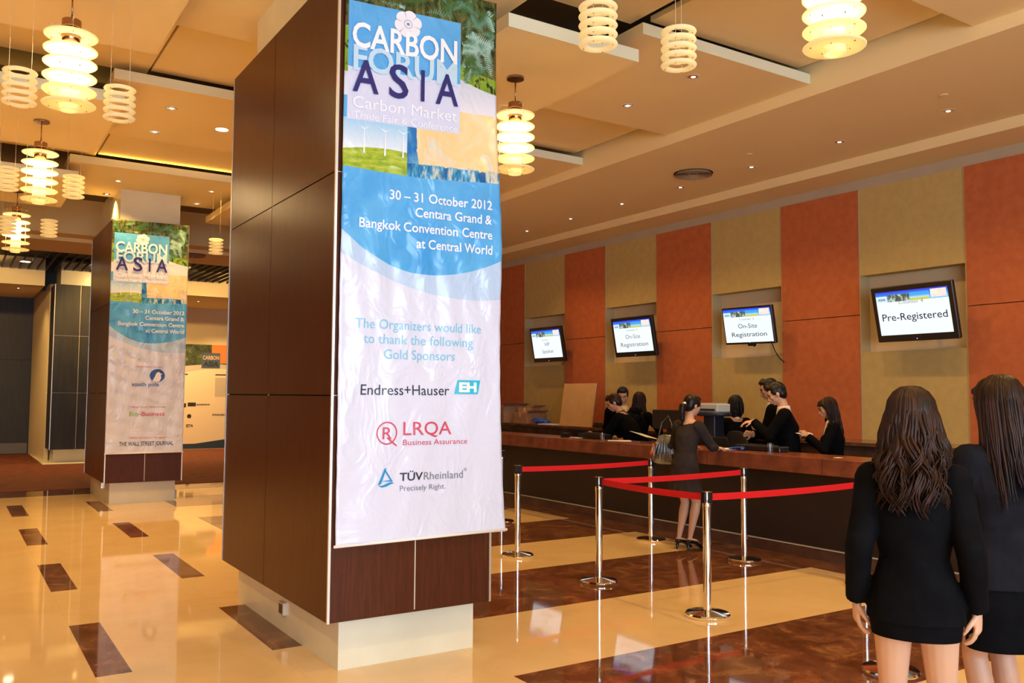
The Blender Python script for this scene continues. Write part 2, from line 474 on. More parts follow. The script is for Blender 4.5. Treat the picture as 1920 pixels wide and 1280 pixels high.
c1, off1 = column(4.92, 7.24, 'large near column clad in dark brown wood with a sponsor banner on its front', vs=6.147)
ps = MB().box(2.008,2.032,6.005,6.105,0.118,0.208,.004).build('power_socket', M_alu, c1, off=off1)
MB().box(2.004,2.01,6.025,6.085,0.133,0.193).build('socket_face', M_blackp, ps, off=off1)
c2, off2 = column(14.12, 16.3, 'middle dark panelled column on a cream plinth beyond the near column', xL=1.99, xR=3.085, bx=(2.085,3.015), vf=2.545)
MB().box(2.06,2.09,14.9,14.98,.17,.26,.004).build('power_socket', M_alu, c2, off=off2)
MB().box(3.015,3.05,14.27,14.36,.02,.16,.004).build('floor_socket', M_grey, c2, off=off2)
c3, off3 = column(23.0, 25.5, 'far column of nearly black slate panels beside the dark doorway', M_slate, top=4.2, xL=2.05, xR=3.12, bx=(2.15,3.05), vf=2.6, necktop=4.75)

# ------------------------------------------------------------------ lettering
_fc = {}
def glyphs(s, bold=0.0):
    key = (s,bold)
    if key in _fc: return _fc[key]
    cu = bpy.data.curves.new('t','FONT'); cu.body = s; cu.size = 1; cu.offset = bold; cu.resolution_u = 3
    o = bpy.data.objects.new('t', cu); COL.objects.link(o); bpy.context.view_layer.update()
    dg = bpy.context.evaluated_depsgraph_get()
    me = bpy.data.meshes.new_from_object(o.evaluated_get(dg))
    v = [(p.co.x,p.co.y) for p in me.vertices]; f = [tuple(p.vertices) for p in me.polygons]
    bpy.data.objects.remove(o); bpy.data.curves.remove(cu); bpy.data.meshes.remove(me)
    _fc[key] = (v,f); return v,f
_hv = glyphs('H')[0]; CAP = max(p[1] for p in _hv)
def text2d(s, x0, x1, z0, cap, bold=0.0):
    v,f = glyphs(s,bold)
    a = min(p[0] for p in v); b = max(p[0] for p in v)
    return [(x0+(p[0]-a)*(x1-x0)/(b-a), z0+p[1]*cap/CAP) for p in v], f
def disc2d(cx,cz,rx,rz,n=28,r0=0):
    if r0 == 0:
        return [(cx+rx*math.cos(2*PI*i/n), cz+rz*math.sin(2*PI*i/n)) for i in range(n)], [tuple(range(n))]
    v = []; f = []
    for i in range(n):
        a = 2*PI*i/n; v += [(cx+rx*math.cos(a),cz+rz*math.sin(a)),(cx+rx*r0*math.cos(a),cz+rz*r0*math.sin(a))]
    for i in range(n):
        j = (i+1)%n; f.append((2*i,2*j,2*j+1,2*i+1))
    return v,f
def poly2d(pts): return list(pts), [tuple(range(len(pts)))]
def rect2d(x0,x1,z0,z1): return poly2d([(x0,z0),(x1,z0),(x1,z1),(x0,z1)])

# colours of prints
def ink(n,c,r=.35,e=0): 
    return pbr('ink_'+n, c, r)
I_fern1 = ink('fern_pale',(.34,.56,.50)); I_fern2 = ink('fern_green',(.05,.13,.03)); I_fern3 = ink('fern_mint',(.10,.26,.17))
I_white = ink('white',(.93,.94,.97)); I_pale = ink('pale_blue',(.52,.74,.90)); I_navy = ink('navy',(.02,.02,.17))
I_lav = ink('lavender',(.86,.87,.95)); I_lav2 = ink('lavender_grey',(.80,.81,.92)); I_sky2 = ink('light_blue',(.22,.60,.80)); I_sky = ink('sky_blue',(.20,.52,.76)); I_black = ink('black',(.03,.03,.04)); I_red = ink('red',(.62,.08,.13))
I_blue = ink('logo_blue',(.02,.30,.62)); I_cyan = ink('cyan',(.02,.52,.74)); I_grey = ink('grey',(.22,.22,.25))
I_green = ink('green',(.25,.50,.05)); I_dgrey = ink('line_grey',(.35,.38,.48)); I_dblue = ink('deep_blue',(.02,.10,.42))

def banner_mat(name, dx, lower_band=False):
    m = pbr(name, (.9,.9,.95), .22, 0, .5); g = G(m)
    uvn = g.new('ShaderNodeUVMap'); uvn.uv_map = 'UVMap'
    u,v,_ = g.sep(uvn.outputs[0])
    x = g.sub(u, dx)               # design x: 0 at left edge of near banner, metres
    z = v
    base = (.71,.77,.95)
    P0 = g.vec(x,z,0)
    # light second arc
    d = g.sub(x,.87); arc2 = g.add(g.mul(g.mul(d,d),.30),2.262)
    c = g.mix(g.gt(z,arc2), base, (.50,.68,.92))
    d = g.sub(x,.55); k = g.sub(.57, g.mul(g.op('SIGN',d),.17))
    arc1 = g.add(g.mul(g.mul(d,d),k),2.40)
    nb = g.noise(P0,3,3)
    blue = g.ramp(nb, [(.3,(.06,.36,.80)),(.7,(.13,.50,.90))])
    c = g.mix(g.gt(z,arc1), c, blue)
    # photo row
    zb = g.add(3.0, g.mul(g.op('ABSOLUTE',g.sub(x,.5)), .04))
    leftp = g.mul(g.lt(x,.41), g.rng(z,0,3.32)); leftp = g.mul(leftp, g.gt(z,zb))
    sky = g.ramp(g.mul(g.sub(z,3.14),5), [(0,(.80,.88,.95)),(1,(.30,.62,.88))])
    gn = g.noise(g.vec(x,g.mul(z,3)),14,4)
    grass = g.ramp(gn, [(.3,(.20,.34,.03)),(.55,(.42,.55,.04)),(.8,(.62,.68,.15))])
    hill = g.add(3.13, g.mul(g.op('SINE',g.mul(x,6)),.025))
    c = g.mix(leftp, c, g.mix(g.gt(z,hill), grass, sky))
    rightp = g.mul(g.gt(x,.41), g.mul(g.gt(z,zb), g.lt(z,3.46)))
    on = g.noise(g.vec(g.mul(x,1.3),z),4,5,.6,.5)
    sand = g.ramp(on, [(.35,(.88,.74,.45)),(.55,(.90,.66,.30)),(.72,(.72,.80,.75))])
    bn = g.noise(g.vec(g.mul(x,4),g.mul(z,1.0)),6,4,.6,.4)
    fig = g.ramp(bn, [(.40,(.01,.12,.35)),(.5,(.04,.35,.60)),(.6,(.75,.70,.55)),(.7,(.02,.25,.40))])
    low = g.lt(z, g.add(3.06, g.mul(bn,.06)))
    lefty = g.lt(x, g.add(.44, g.mul(on,.10)))
    bl2 = g.ramp(on, [(.4,(.02,.18,.50)),(.6,(.15,.50,.75)),(.75,(.5,.75,.85))])
    pr = g.mix(lefty, sand, bl2); pr = g.mix(low, pr, fig)
    c = g.mix(rightp, c, pr)
    # pale wave between sand and forest
    fb = g.sub(3.70, g.mul(g.op('SINE',g.mul(g.sub(x,.70),3.2)),.11))
    wave = g.ramp(g.mul(g.sub(z,3.44),6), [(0,(.80,.80,.90)),(1,(.62,.68,.80))])
    c = g.mix(g.mul(g.gt(z,3.455),g.lt(z,fb)), c, wave)
    # fern forest
    forest = g.mx(g.gt(z,fb), g.mul(g.lt(x,.02), g.gt(z,3.6)))
    fn = g.noise(g.vec(g.mul(x,2.2),z),9,9,.75,.6)
    fr = g.ramp(fn, [(.36,(.005,.009,.004)),(.46,(.025,.042,.012)),(.54,(.07,.10,.025)),(.62,(.18,.19,.07)),(.72,(.36,.38,.24))])
    tr = g.noise(g.vec(g.mul(x,9),g.mul(z,.8)),3,5,.6)
    fr = g.mix(g.mul(g.gt(tr,.57),.55), fr, (.16,.11,.05))
    moss = g.mul(g.lt(z,g.add(fb,.10)), g.gt(fn,.45))
    fr = g.mix(moss, fr, (.20,.36,.03))
    c = g.mix(forest, c, fr)
    bxm = g.mul(g.rng(x,.008,.787), g.rng(z,3.312,4.045))
    c = g.mix(bxm, c, g.mix(g.gt(z,3.635), (.68,.72,.90), g.ramp(nb,[(.3,(.08,.38,.80)),(.7,(.13,.46,.86))])))
    setc(m, c)
    wr = g.add(g.noise(g.vec(g.mul(x,1.0),g.mul(z,.6)),5,3,.5,.5), g.mul(g.op('ABSOLUTE',g.sub(g.noise(g.vec(x,g.mul(z,.7)),4.5,2,.5,1.6),.5)),-1.6))
    m.node_tree.links.new(g.bump(wr,.38,.03), B(m).inputs['Normal'])
    return m
def shear(X,Z,k): return Z + k*(X-1.95)*min(max((Z-2.2)/1.3,0),1)
def make_banner(label, y0, dx, xl, xr, z0, z1, k, far):
    root = empty('hanging_banner', (2.5,y0,z0), label, 'banner')
    def wr(X,Z):
        a = .006*math.sin(9*X+2.1*Z)*math.sin(1.7*Z+3*X)+.004*math.sin(23*X-5*Z+1)+.003*math.sin(31*Z+11*X)
        a += .006*math.sin(40*(X-2.5)+6*Z)*math.exp(-((Z-2.3)/.5)**2)
        a += .010*max(0,1-abs(Z-z0)/.25)
        return y0-.022-a*(.75 if Z<3.1 else .75-.5*min((Z-3.1)/.2,1))
    def place(pts, d):
        return [(X-2.5, wr(X,Z)-d-y0, shear(X,Z,k)-z0) for X,Z in pts]
    nx, nz = 60, 170
    me = bpy.data.meshes.new('sheet'); vs = []; uv = []
    for j in range(nz+1):
        Z = z0+(z1-z0)*j/nz
        for i in range(nx+1):
            X = xl(Z)+(xr(Z)-xl(Z))*i/nx; vs.append(place([(X,Z)],0)[0]); uv.append((X-1.955,Z))
    fs = [(j*(nx+1)+i, j*(nx+1)+i+1, (j+1)*(nx+1)+i+1, (j+1)*(nx+1)+i) for j in range(nz) for i in range(nx)]
    me.from_pydata(vs,[],fs); ul = me.uv_layers.new(name='UVMap')
    for lp in me.loops: ul.data[lp.index].uv = uv[lp.vertex_index]
    sh = link('sheet', me, root, banner_mat('banner_print', dx), True)
    so = sh.modifiers.new('thick','SOLIDIFY'); so.thickness = .002; so.offset = 0
    # hem rod
    zz = z0+.005
    hr = MB().tube([(xl(z0)-2.51, wr(xl(z0),z0)-y0, 0), (xr(z0)-2.49, wr(xr(z0),z0)-y0, shear(xr(z0),z0,k)-z0+ (0 if far else .012))], .009, n=10, caps='flat').build('bottom_rod', M_paper, root, True)
    def dec(name, items, mat, d, split=True):
        if 'lettering' in name or 'caption' in name:
            for v,f in items: MB().add(place(v,d), f).build(name, mat, root)
            return
        mb = MB()
        for v,f in items:
            mb.add(place(v,d), f)
        return mb.build(name, mat, root)
    D = dx
    fl = []
    for q in range(6):
        a = q*PI/3+.3; fl.append(disc2d(2.36+D+.052*math.cos(a),3.965+.047*math.sin(a),.046,.042))
    dec('flower_logo', fl, I_lav, .0060)
    dec('flower_lines', [disc2d(2.36+D,3.965,.030,.028,24,.85), disc2d(2.36+D,3.965,.012,.011,16,.5)]+
        [poly2d([(2.36+D+.034*math.cos(q*PI/3+.82),3.965+.032*math.sin(q*PI/3+.82)),(2.36+D+.085*math.cos(q*PI/3+.79),3.965+.078*math.sin(q*PI/3+.79)),(2.36+D+.085*math.cos(q*PI/3+.85),3.965+.078*math.sin(q*PI/3+.85))]) for q in range(6)], I_dgrey, .0075)
    dec('title_lettering', [text2d('FORUM',1.995+D,2.713+D,3.618,.150,.022)], I_pale, .0090)
    dec('title_lettering', [text2d('CARBON',1.985+D,2.711+D,3.763,.147,.020)], I_white, .0105)
    asia = [text2d('A',1.993+D,2.162+D,3.485,.195,.012), text2d('S',2.232+D,2.365+D,3.482,.205,.012), text2d('I',2.452+D,2.478+D,3.485,.195,.012), text2d('A',2.560+D,2.722+D,3.485,.195,.012)]
    dec('title_lettering', asia, I_navy, .0120)
    dec('subtitle_lettering', [text2d('Carbon Market',1.997+D,2.715+D,3.384,.070), text2d('Trade Fair & Conference',2.0+D,2.72+D,3.318,.043)], I_white, .0075)
    # ferns of the printed forest
    rf = random.Random(5); fr_ = [MB(),MB(),MB()]
    for q in range(120):
        X0 = rf.uniform(1.96,3.04); Z0 = rf.uniform(3.72,4.20) if q%3 else rf.uniform(3.75,4.0); a = rf.uniform(0,2*PI) ; Ln = rf.uniform(.10,.24); cv = rf.uniform(-1.2,1.2)
        px, pz = X0, Z0; W_ = MB(); N_ = 16
        for i in range(N_):
            aa = a+cv*i/N_; px += math.cos(aa)*Ln/N_; pz += math.sin(aa)*Ln/N_-.004*i/N_
            lw = .050*math.sin(PI*(i+1.5)/(N_+2))*Ln/.2
            for sd in (-1,1):
                ang = aa+sd*1.15; tx_, tz_ = px+math.cos(ang)*lw, pz+math.sin(ang)*lw
                bxx = 2.752+D*.9
                if not (xl(pz)+.01 < min(px,tx_) and max(px,tx_) < xr(pz)-.01 and tz_ < z1-.01 and pz < z1-.01): continue
                if (min(px,tx_) < bxx and max(px,tx_) > 1.955+D and min(pz,tz_) < 4.055): continue
                if min(pz,tz_) < 3.64: continue
                e1, e2 = math.cos(aa)*Ln/N_*.42, math.sin(aa)*Ln/N_*.42
                fr_[q%3].add(place([(px-e1,pz-e2),(px+e1,pz+e2),(tx_,tz_)],.0025),[(0,1,2)])
    for m_, mt in zip(fr_,(I_fern1,I_fern2,I_fern3)): m_.build('fern_print', mt, root)['kind'] = 'stuff'
    tb = []
    for tx in (2.075,2.215,2.335):
        tb.append(poly2d([(tx-.006+D,3.11),(tx+.006+D,3.11),(tx+.002+D,3.26),(tx-.002+D,3.26)]))
        for q in (.5,2.6,4.7): tb.append(poly2d([(tx+D,3.256),(tx+D+.05*math.cos(q),3.258+.05*math.sin(q)),(tx+D+.004,3.264)]))
    dec('wind_turbine_print', tb, I_white, .0045)
    dec('date_lettering', [text2d('30 \u2013 31 October 2012',2.249+D,2.99+D,2.848,.056,.014), text2d('Centara Grand &',2.427+D,2.99+D,2.755,.056,.014),
        text2d('Bangkok Convention Centre',2.052+D,2.993+D,2.659,.056,.014), text2d('at Central World',2.437+D,2.994+D,2.562,.056,.014)], I_white, .0060)
    if not far:
        dec('thanks_lettering', [text2d('The Organizers would like',2.040,2.912,2.050,.058), text2d('to thank the following',2.092,2.853,1.960,.058), text2d('Gold Sponsors',2.228,2.721,1.868,.058)], I_sky2, .0045)
        dec('sponsor_lettering', [text2d('Endress+Hauser',2.081,2.686,1.648,.062)], I_black, .0045)
        dec('sponsor_logo', [poly2d([(2.722+.166*t/4,1.657) for t in range(5)]+[(2.908-.166*t/4,1.745) for t in range(5)])], I_cyan, .0070)
        dec('sponsor_logo_letters', [text2d('EH',2.752,2.878,1.672,.056,.05)], I_white, .0085)
        dec('sponsor_lettering', [text2d('LRQA',2.366,2.706,1.402,.080,.004), text2d('Business Assurance',2.368,2.818,1.340,.034)], I_red, .0045)
        dec('sponsor_emblem', [disc2d(2.256,1.416,.068,.070,36,.88), text2d('R',2.228,2.290,1.380,.072,.0), poly2d([(2.262,1.392),(2.330,1.338),(2.318,1.336),(2.254,1.386)])], I_red, .0045)
        dec('sponsor_lettering', [text2d('T\u00dcV',2.348,2.502,1.124,.047,.018)], I_black, .0045)
        dec('sponsor_lettering', [text2d('Rheinland',2.510,2.790,1.124,.047,.0), text2d('\u00ae',2.798,2.820,1.165,.020), text2d('Precisely Right.',2.349,2.664,1.062,.032)], I_grey, .0045)
        dec('sponsor_emblem', [poly2d([(2.199,1.105),(2.246,1.204),(2.258,1.204),(2.222,1.112)]), poly2d([(2.246,1.204),(2.303,1.122),(2.290,1.124),(2.248,1.185)]),
             poly2d([(2.199,1.105),(2.225,1.100),(2.260,1.112),(2.290,1.120),(2.312,1.112),(2.285,1.106),(2.258,1.094),(2.225,1.090)][::-1]), poly2d([(2.222,1.128),(2.290,1.132),(2.303,1.122),(2.25,1.125)])], I_blue, .0045)
    else:
        dec('sponsor_caption', [text2d('Carbon Neutral Sponsor',2.362,2.753,2.036,.026), text2d('Official Online Media Partner',2.311,2.814,1.428,.026), text2d('Official International Newspaper',2.308,2.846,.968,.026)], I_red, .0045)
        dec('sponsor_emblem', [disc2d(2.68,1.915,.108,.100)], I_dblue, .0075)
        dec('sponsor_emblem', [poly2d([(2.612,1.835),(2.645,1.90),(2.665,1.955),(2.70,1.972),(2.722,1.95),(2.755,1.942),(2.727,1.925),(2.737,1.885),(2.722,1.842),(2.702,1.822),(2.66,1.818)])], I_white, .0095)
        dec('sponsor_lettering', [text2d('south pole',2.325,2.707,1.752,.060,.006)], I_dblue, .0105)
        dec('sponsor_lettering', [text2d('Eco',2.304,2.430,1.306,.062,.022)], I_green, .0045)
        dec('sponsor_lettering', [text2d('-Business',2.440,2.800,1.306,.062,.012)], I_red, .0045)
        dec('sponsor_lettering', [text2d('THE WALL STREET JOURNAL',2.174,2.939,.862,.060,.012)], I_black, .0045)
    return root
def xr_near(Z): return 3.10-(Z-.76)/(4.2-.76)*.085 + (.012*math.sin(3*Z))
make_banner('large printed vinyl banner on the near column thanking the gold sponsors', 4.915, 0.0, lambda Z:1.940-.003*math.sin(Z), xr_near, .762, 4.235, .05, False)
make_banner('printed vinyl banner with a penguin logo on the middle column', 14.115, .055, lambda Z:1.985, lambda Z:3.080, .752, 4.245, .014, True)

# ------------------------------------------------------------------ chandeliers
def torus(mb, R, r, z, rz=None, n=40, m=10, c=(0,0)):
    rz = rz or r
    prof = [(R+r*math.cos(2*PI*i/m), z+rz*math.sin(2*PI*i/m)) for i in range(m)]; prof.append(prof[0])
    mb.lathe(prof, (c[0],c[1],0), n)
def make_chandelier(loc, label):
    r = empty('tiered_chandelier', loc, label, 'chandelier', 'tiered disc chandeliers under the ceiling')
    MB().lathe([(0,0),(.078,0),(.080,-.006),(.078,-.022),(0,-.024)], n=36).build('canopy', M_nickel, r, 'auto')
    MB().cyl(.0055,-.235,-.02,n=10).build('rod', M_nickel, r, True)
    MB().lathe([(0,-.222),(.018,-.222),(.02,-.236),(.062,-.238),(.064,-.242),(.064,-.290),(.060,-.294),(0,-.294)], n=32).build('hub', M_nickel, r, 'auto')
    a = MB()
    for k in range(3):
        q = k*2*PI/3+.5; c, s = math.cos(q), math.sin(q)
        a.tube([(c*.06,s*.06,-.262),(c*.165,s*.165,-.262)], .0035, n=6)
        a.tube([(c*.14,s*.14,-.262),(c*.14,s*.14,-.275)], .006, n=6)
        a.tube([(c*.14,s*.14,-.27),(c*.14,s*.14,-.855)], .0016, n=5)
    a.build('support_arm', M_wire, r, True)
    MB().lathe([(.058,-.294),(.060,-.294),(.060,-.43),(.058,-.43),(.058,-.294)], n=28).build('inner_sleeve', M_nickel, r, True)
    for i,z in enumerate((-.355,-.458,-.556,-.655,-.755,-.852)):
        MB().lathe([(.072,z-.004),(.172,z-.006),(.177,z-.001),(.177,z+.004),(.172,z+.008),(.072,z+.008),(.069,z+.002),(.072,z-.004)], n=48).build('shade_disc', M_shade, r, 'auto')
    MB().lathe([(0,-.43),(.056,-.43),(.058,-.44),(.058,-.705),(.056,-.715),(0,-.715)], n=28).build('lamp_tube', M_lamp, r, 'auto')
    MB().lathe([(.060,-.72),(.064,-.72),(.064,-.892),(.060,-.896),(.057,-.892),(.060,-.72)], n=28).build('lower_tube', M_shade, r, 'auto')
    st = MB()
    for z in (-.355,-.458,-.556,-.655,-.755,-.852):
        for k in range(3):
            q = k*2*PI/3+.5; st.ell((math.cos(q)*.14,math.sin(q)*.14,z-.009),(.005,.005,.004),nu=8,nv=5)
            st.ell((math.cos(q+1)*.09,math.sin(q+1)*.09,z-.009),(.004,.004,.004),nu=8,nv=5)
    st.build('stud', M_nickel, r, True)
    return r
ch = make_chandelier((4.24,6.54,4.54), 'tiered chandelier just right of the near banner')
for loc,lab in (((.648,6.83,4.54),'largest tiered chandelier at the upper left of the photo'),((.74,10.42,4.54),'second tiered chandelier, below the large upper left one'),
                ((.745,14.27,4.54),'smallest and farthest tiered chandelier at the left edge'),((4.27,3.17,4.54),'tiered chandelier cut by the top edge at upper right')):
    c = copy_tree(ch); c.location = loc; c['label'] = lab
def make_pendant(loc, label, top):
    r = empty('ring_pendant', loc, label, 'pendant lamp', 'small ring pendants beside the chandeliers')
    for i in range(5):
        z = .105-i*.051; m = MB(); torus(m,.083,.024,z,.013,n=36,m=10); m.build('ring', M_shade, r, True)
    w_ = MB()
    for k in range(2):
        q = k*PI+.6; c, s = .083*math.cos(q), .083*math.sin(q); w_.tube([(c,s,-.10),(c,s,top-loc[2])], .0016, n=5)
    w_.build('suspension_wire', M_wire, r, True)
    s2 = MB()
    for i in range(5):
        for k in range(4): s2.ell((.083*math.cos(k*PI/2+.6),.083*math.sin(k*PI/2+.6),.105-i*.051-.013),(.004,.004,.004),nu=6,nv=4)
    s2.build('stud', M_nickel, r, True)
    return r
PD = [((.947,6.60,3.684),'ring pendant hanging right of the large upper left chandelier',4.92),((.330,6.60,3.680),'ring pendant left of the large upper left chandelier',4.92),
      ((1.035,10.1,3.80),'ring pendant right of the second chandelier on the left',4.90),((.43,10.1,3.80),'ring pendant half cut off at the left edge',4.90),
      ((1.09,13.4,3.89),'faint ring pendant right of the farthest chandelier',4.755),((.60,13.4,3.88),'ring pendant at the left edge behind the farthest chandelier',4.54),((3.375,13.6,3.89),'lone ring pendant between the two columns',4.755),
      ((2.90,3.65,3.655),'upper ring pendant right of the near banner, cut by no other lamp',4.92),((3.61,3.77,3.728),'ring pendant hanging between the upper ring pendant and the big chandelier',4.92)]
pd0 = None
for loc,lab,top in PD:
    make_pendant(loc,lab,top)

# ------------------------------------------------------------------ downlights
def downlight(x,y,z,label,on=False,power=30, r=.055, col=WARM):
    e = empty('downlight',(x,y,z),label,'ceiling light','recessed ceiling downlights')
    MB().lathe([(r,-.001),(r+.014,-.004),(r+.016,0),(r,.003),(r,-.001)], n=28).build('rim', M_dlrim, e, 'auto')
    if on:
        MB().lathe([(0,-.002),(r,-.002),(r,.002),(0,.002)], n=24).build('lamp_face', M_dlon, e)
    else:
        MB().lathe([(r,-.001),(r*.6,-.004),(r*.35,-.002)], n=20).build('reflector', M_dloff, e, True)
        MB().ell((0,0,-.003),(r*.42,r*.42,.004),nu=12,nv=6).build('lens', M_dllens, COL.objects[-1], True)
    spot('downlight_lamp',(x,y,z-.03),power,col)
for i,(x,y) in enumerate(((8.642,5.046),(8.657,6.378),(8.675,7.726),(8.694,9.056),(8.703,10.36),(8.738,11.735),(8.746,13.073))):
    downlight(x,y,4.632,('soffit downlight above the counter, number %s from the right edge'%('one','two','three','four','five','six','seven')[i]),power=20)
for (x,y),lab in zip(((5.986,6.05),(6.01,7.055),(1.945,9.90),(1.961,10.917),(2.007,13.794),(1.985,14.809),(3.311,13.69),(3.328,14.72)),
    ('downlight below the ring pendants, nearer the right wall','downlight between the near chandelier and the ring pendants','unlit downlight right of the upper left pendant, front one of a pair','unlit downlight right of the upper left pendant, rear one of a pair',
     'downlight above the middle column neck, front left','downlight above the middle column neck, rear left','downlight right of the middle column neck, front one','downlight right of the middle column neck, rear one')):
    downlight(x,y,4.755,lab,power=50)
downlight(2.607,10.379,4.755,'round glowing downlight left of the near column',on=True,power=60,r=.07)
downlight(1.36,22.1,4.55,'glowing downlight among the black ceiling slats',on=True,power=40,r=.10)
downlight(1.374,24.4,4.19,'dim downlight above the far dark doorway',power=14)
downlight(5.76,24.96,4.19,'dim downlight above the far poster board',power=25)
# spots without fittings: added fill, plus the soffit row carried on
for x,y in ((3.9,25.6),(5.4,25.8),(6.9,25.8)): spot('alcove_fill',(x,y,4.15),80)  # added to brighten the far alcove wall
for x,y in ((2.6,21.6),(4.1,22.5),(5.6,22.5),(.4,22.5),(-1,22.5)): spot('slat_fill',(x,y,4.53),70,size=150)  # added fill near the slats, brightens the far end
for x in (-1,.6,3.2,4.6,6): spot('header_fill',(x,20.9,4.54),70,size=80,tilt=math.radians(72))  # added and tilted to brighten the cream header
for x in (.7,2.5,4.3,6.0):
    for y in (-.8,2.2): spot('lobby_fill',(x,y,4.72),60)  # added warm fill, bounces off the floor to the ceiling
for y in (3.71,2.38,1.05,-.28): spot('soffit_lamp',(8.65,y,4.60),20)  # continues the soffit downlight row beyond the frame
for x in (-1.2,-3.6):
    for y in (2,6,10,14): spot('lobby_fill',(x,y,4.5),60)  # same added warm fill over the unseen left side
# hidden cove strip in the ceiling recess
area('cove_light',(2.54,13.02,4.862),(math.radians(180),0,0),1.8,.05,3.5,(1,.60,.12))
area('cove_light',(.7,11.45,4.665),(math.radians(180),0,0),1.3,.05,3,(1,.60,.12))

# vents ---------------------------------------------------------------------
M_vent = pbr('vent_metal', (.38,.27,.16), .5)
def vent(x,y,z,label):
    e = empty('ceiling_vent',(x,y,z),label,'air vent','round ceiling vents')
    m = MB()
    for k in range(6):
        R = .05+.035*k; m.lathe([(R,.0),(R+.022,-.022-.002*k),(R+.026,-.020-.002*k),(R+.006,.002),(R,.0)], n=40)
    m.build('louvre_rings', M_vent, e, 'auto')
    MB().lathe([(0,-.003),(.26,-.003),(.26,-.001),(0,-.001)],n=36).build('duct_opening', M_blackm, e)
    MB().cyl(.004,-.12,0,n=6).build('pull_rod', M_wire, e)
vent(8.287,8.388,4.632,'round ringed air vent in the ceiling above the counter')
vent(4.243,19.0,4.56,'faint air vent on the ceiling between the two columns')
for x,y,l in ((8.189,7.326,'small flat sprinkler cap right of the round air vent'),(8.145,4.795,'small flat sprinkler cap near the top right downlight')):
    o = MB().lathe([(0,-.008),(.035,-.008),(.04,0),(0,0)],n=20).build('sprinkler_cap', M_ceil, None, 'auto'); o.location = (x,y,4.632); tag(o,l,'sprinkler')

# ------------------------------------------------------------------ counters
fc = empty('reception_counter',(7.6,7,0),'long reception counter with a red-brown marble band and dark front','counter')
off = tuple(fc.location)
MB().box(7.52,8.15,-2,18,.0,.89).build('front_panel', M_cbody, fc, off=off)
MB().box(7.25,7.83,-2,18,.885,1.05,.006).build('marble_top', [M_marF], fc, off=off)
MB().box(7.497,7.52,-2,18,0,.115).build('plinth_band', M_bcount, fc, off=off)
MB().box(7.492,7.52,-2,18,.115,.125).build('plinth_lip', M_reveal, fc, off=off)
MB().box(7.83,8.15,-2,18,.70,.92).build('work_shelf', M_marT, fc, off=off)
jt = MB()
for y in [ -.6+1.55*k for k in range(12)]: jt.box(7.2488,7.252,y-.002,y+.002,.89,1.048)
jt.build('stone_joint', M_blackm, fc, off=off)
bc = empty('back_counter',(9.65,7,0),'dark marble back counter along the orange and olive wall','counter'); off = tuple(bc.location)
MB().box(9.36,9.98,-2,18,0,1.06).build('cabinet_body', M_bcount, bc, off=off)
MB().box(9.30,9.98,-2,18,1.06,1.11,.004).build('marble_top', M_marT, bc, off=off)

# ------------------------------------------------------------------ screens
M_scr = None
def screen_mat():
    m = pbr('lit_screen',(.02,.02,.02),.3); g = G(m)
    uvn = g.new('ShaderNodeUVMap'); u,v,_ = g.sep(uvn.outputs[0])
    n = g.noise(g.vec(g.mul(u,3),v),7,5,.6,.3)
    c = (.80,.92,1.0)
    strip = g.gt(v,.76)
    blue = g.ramp(g.mul(g.sub(v,.74),3.8), [(0,(.25,.65,.95)),(.6,(.03,.25,.90)),(1,(.02,.02,.60))])
    forest = g.ramp(n, [(.3,(.02,.02,.04)),(.5,(.10,.16,.10)),(.62,(.55,.62,.62)),(.75,(.20,.35,.10))])
    grass = g.ramp(g.mul(g.sub(v,.76),9), [(0,(.55,.50,.03)),(.45,(.60,.62,.12)),(.55,(.40,.75,.95)),(1,(.05,.35,.95))])
    orb = g.ramp(n, [(.3,(.85,.62,.62)),(.7,(.98,.85,.68))])
    s = g.mix(g.mul(g.rng(u,.17,.48),g.lt(v,.92)), blue, forest)
    s = g.mix(g.mul(g.rng(u,.48,.75),g.lt(v,.94)), s, grass)
    s = g.mix(g.mul(g.rng(u,.77,.98),g.rng(v,.79,.97)), s, orb)
    s = g.mix(g.mul(g.lt(u,.16),g.lt(v,.90)), s, (.62,.80,.90))
    c = g.mix(strip, c, s)
    b = B(m); m.node_tree.links.new(c, b.inputs['Emission Color']); b.inputs['Emission Strength'].default_value = .58
    return m
M_scr = screen_mat()
I_sc1 = pbr('screen_text_dark',(.03,.03,.06),.4); I_sc2 = pbr('screen_text_grey',(.45,.45,.50),.4)
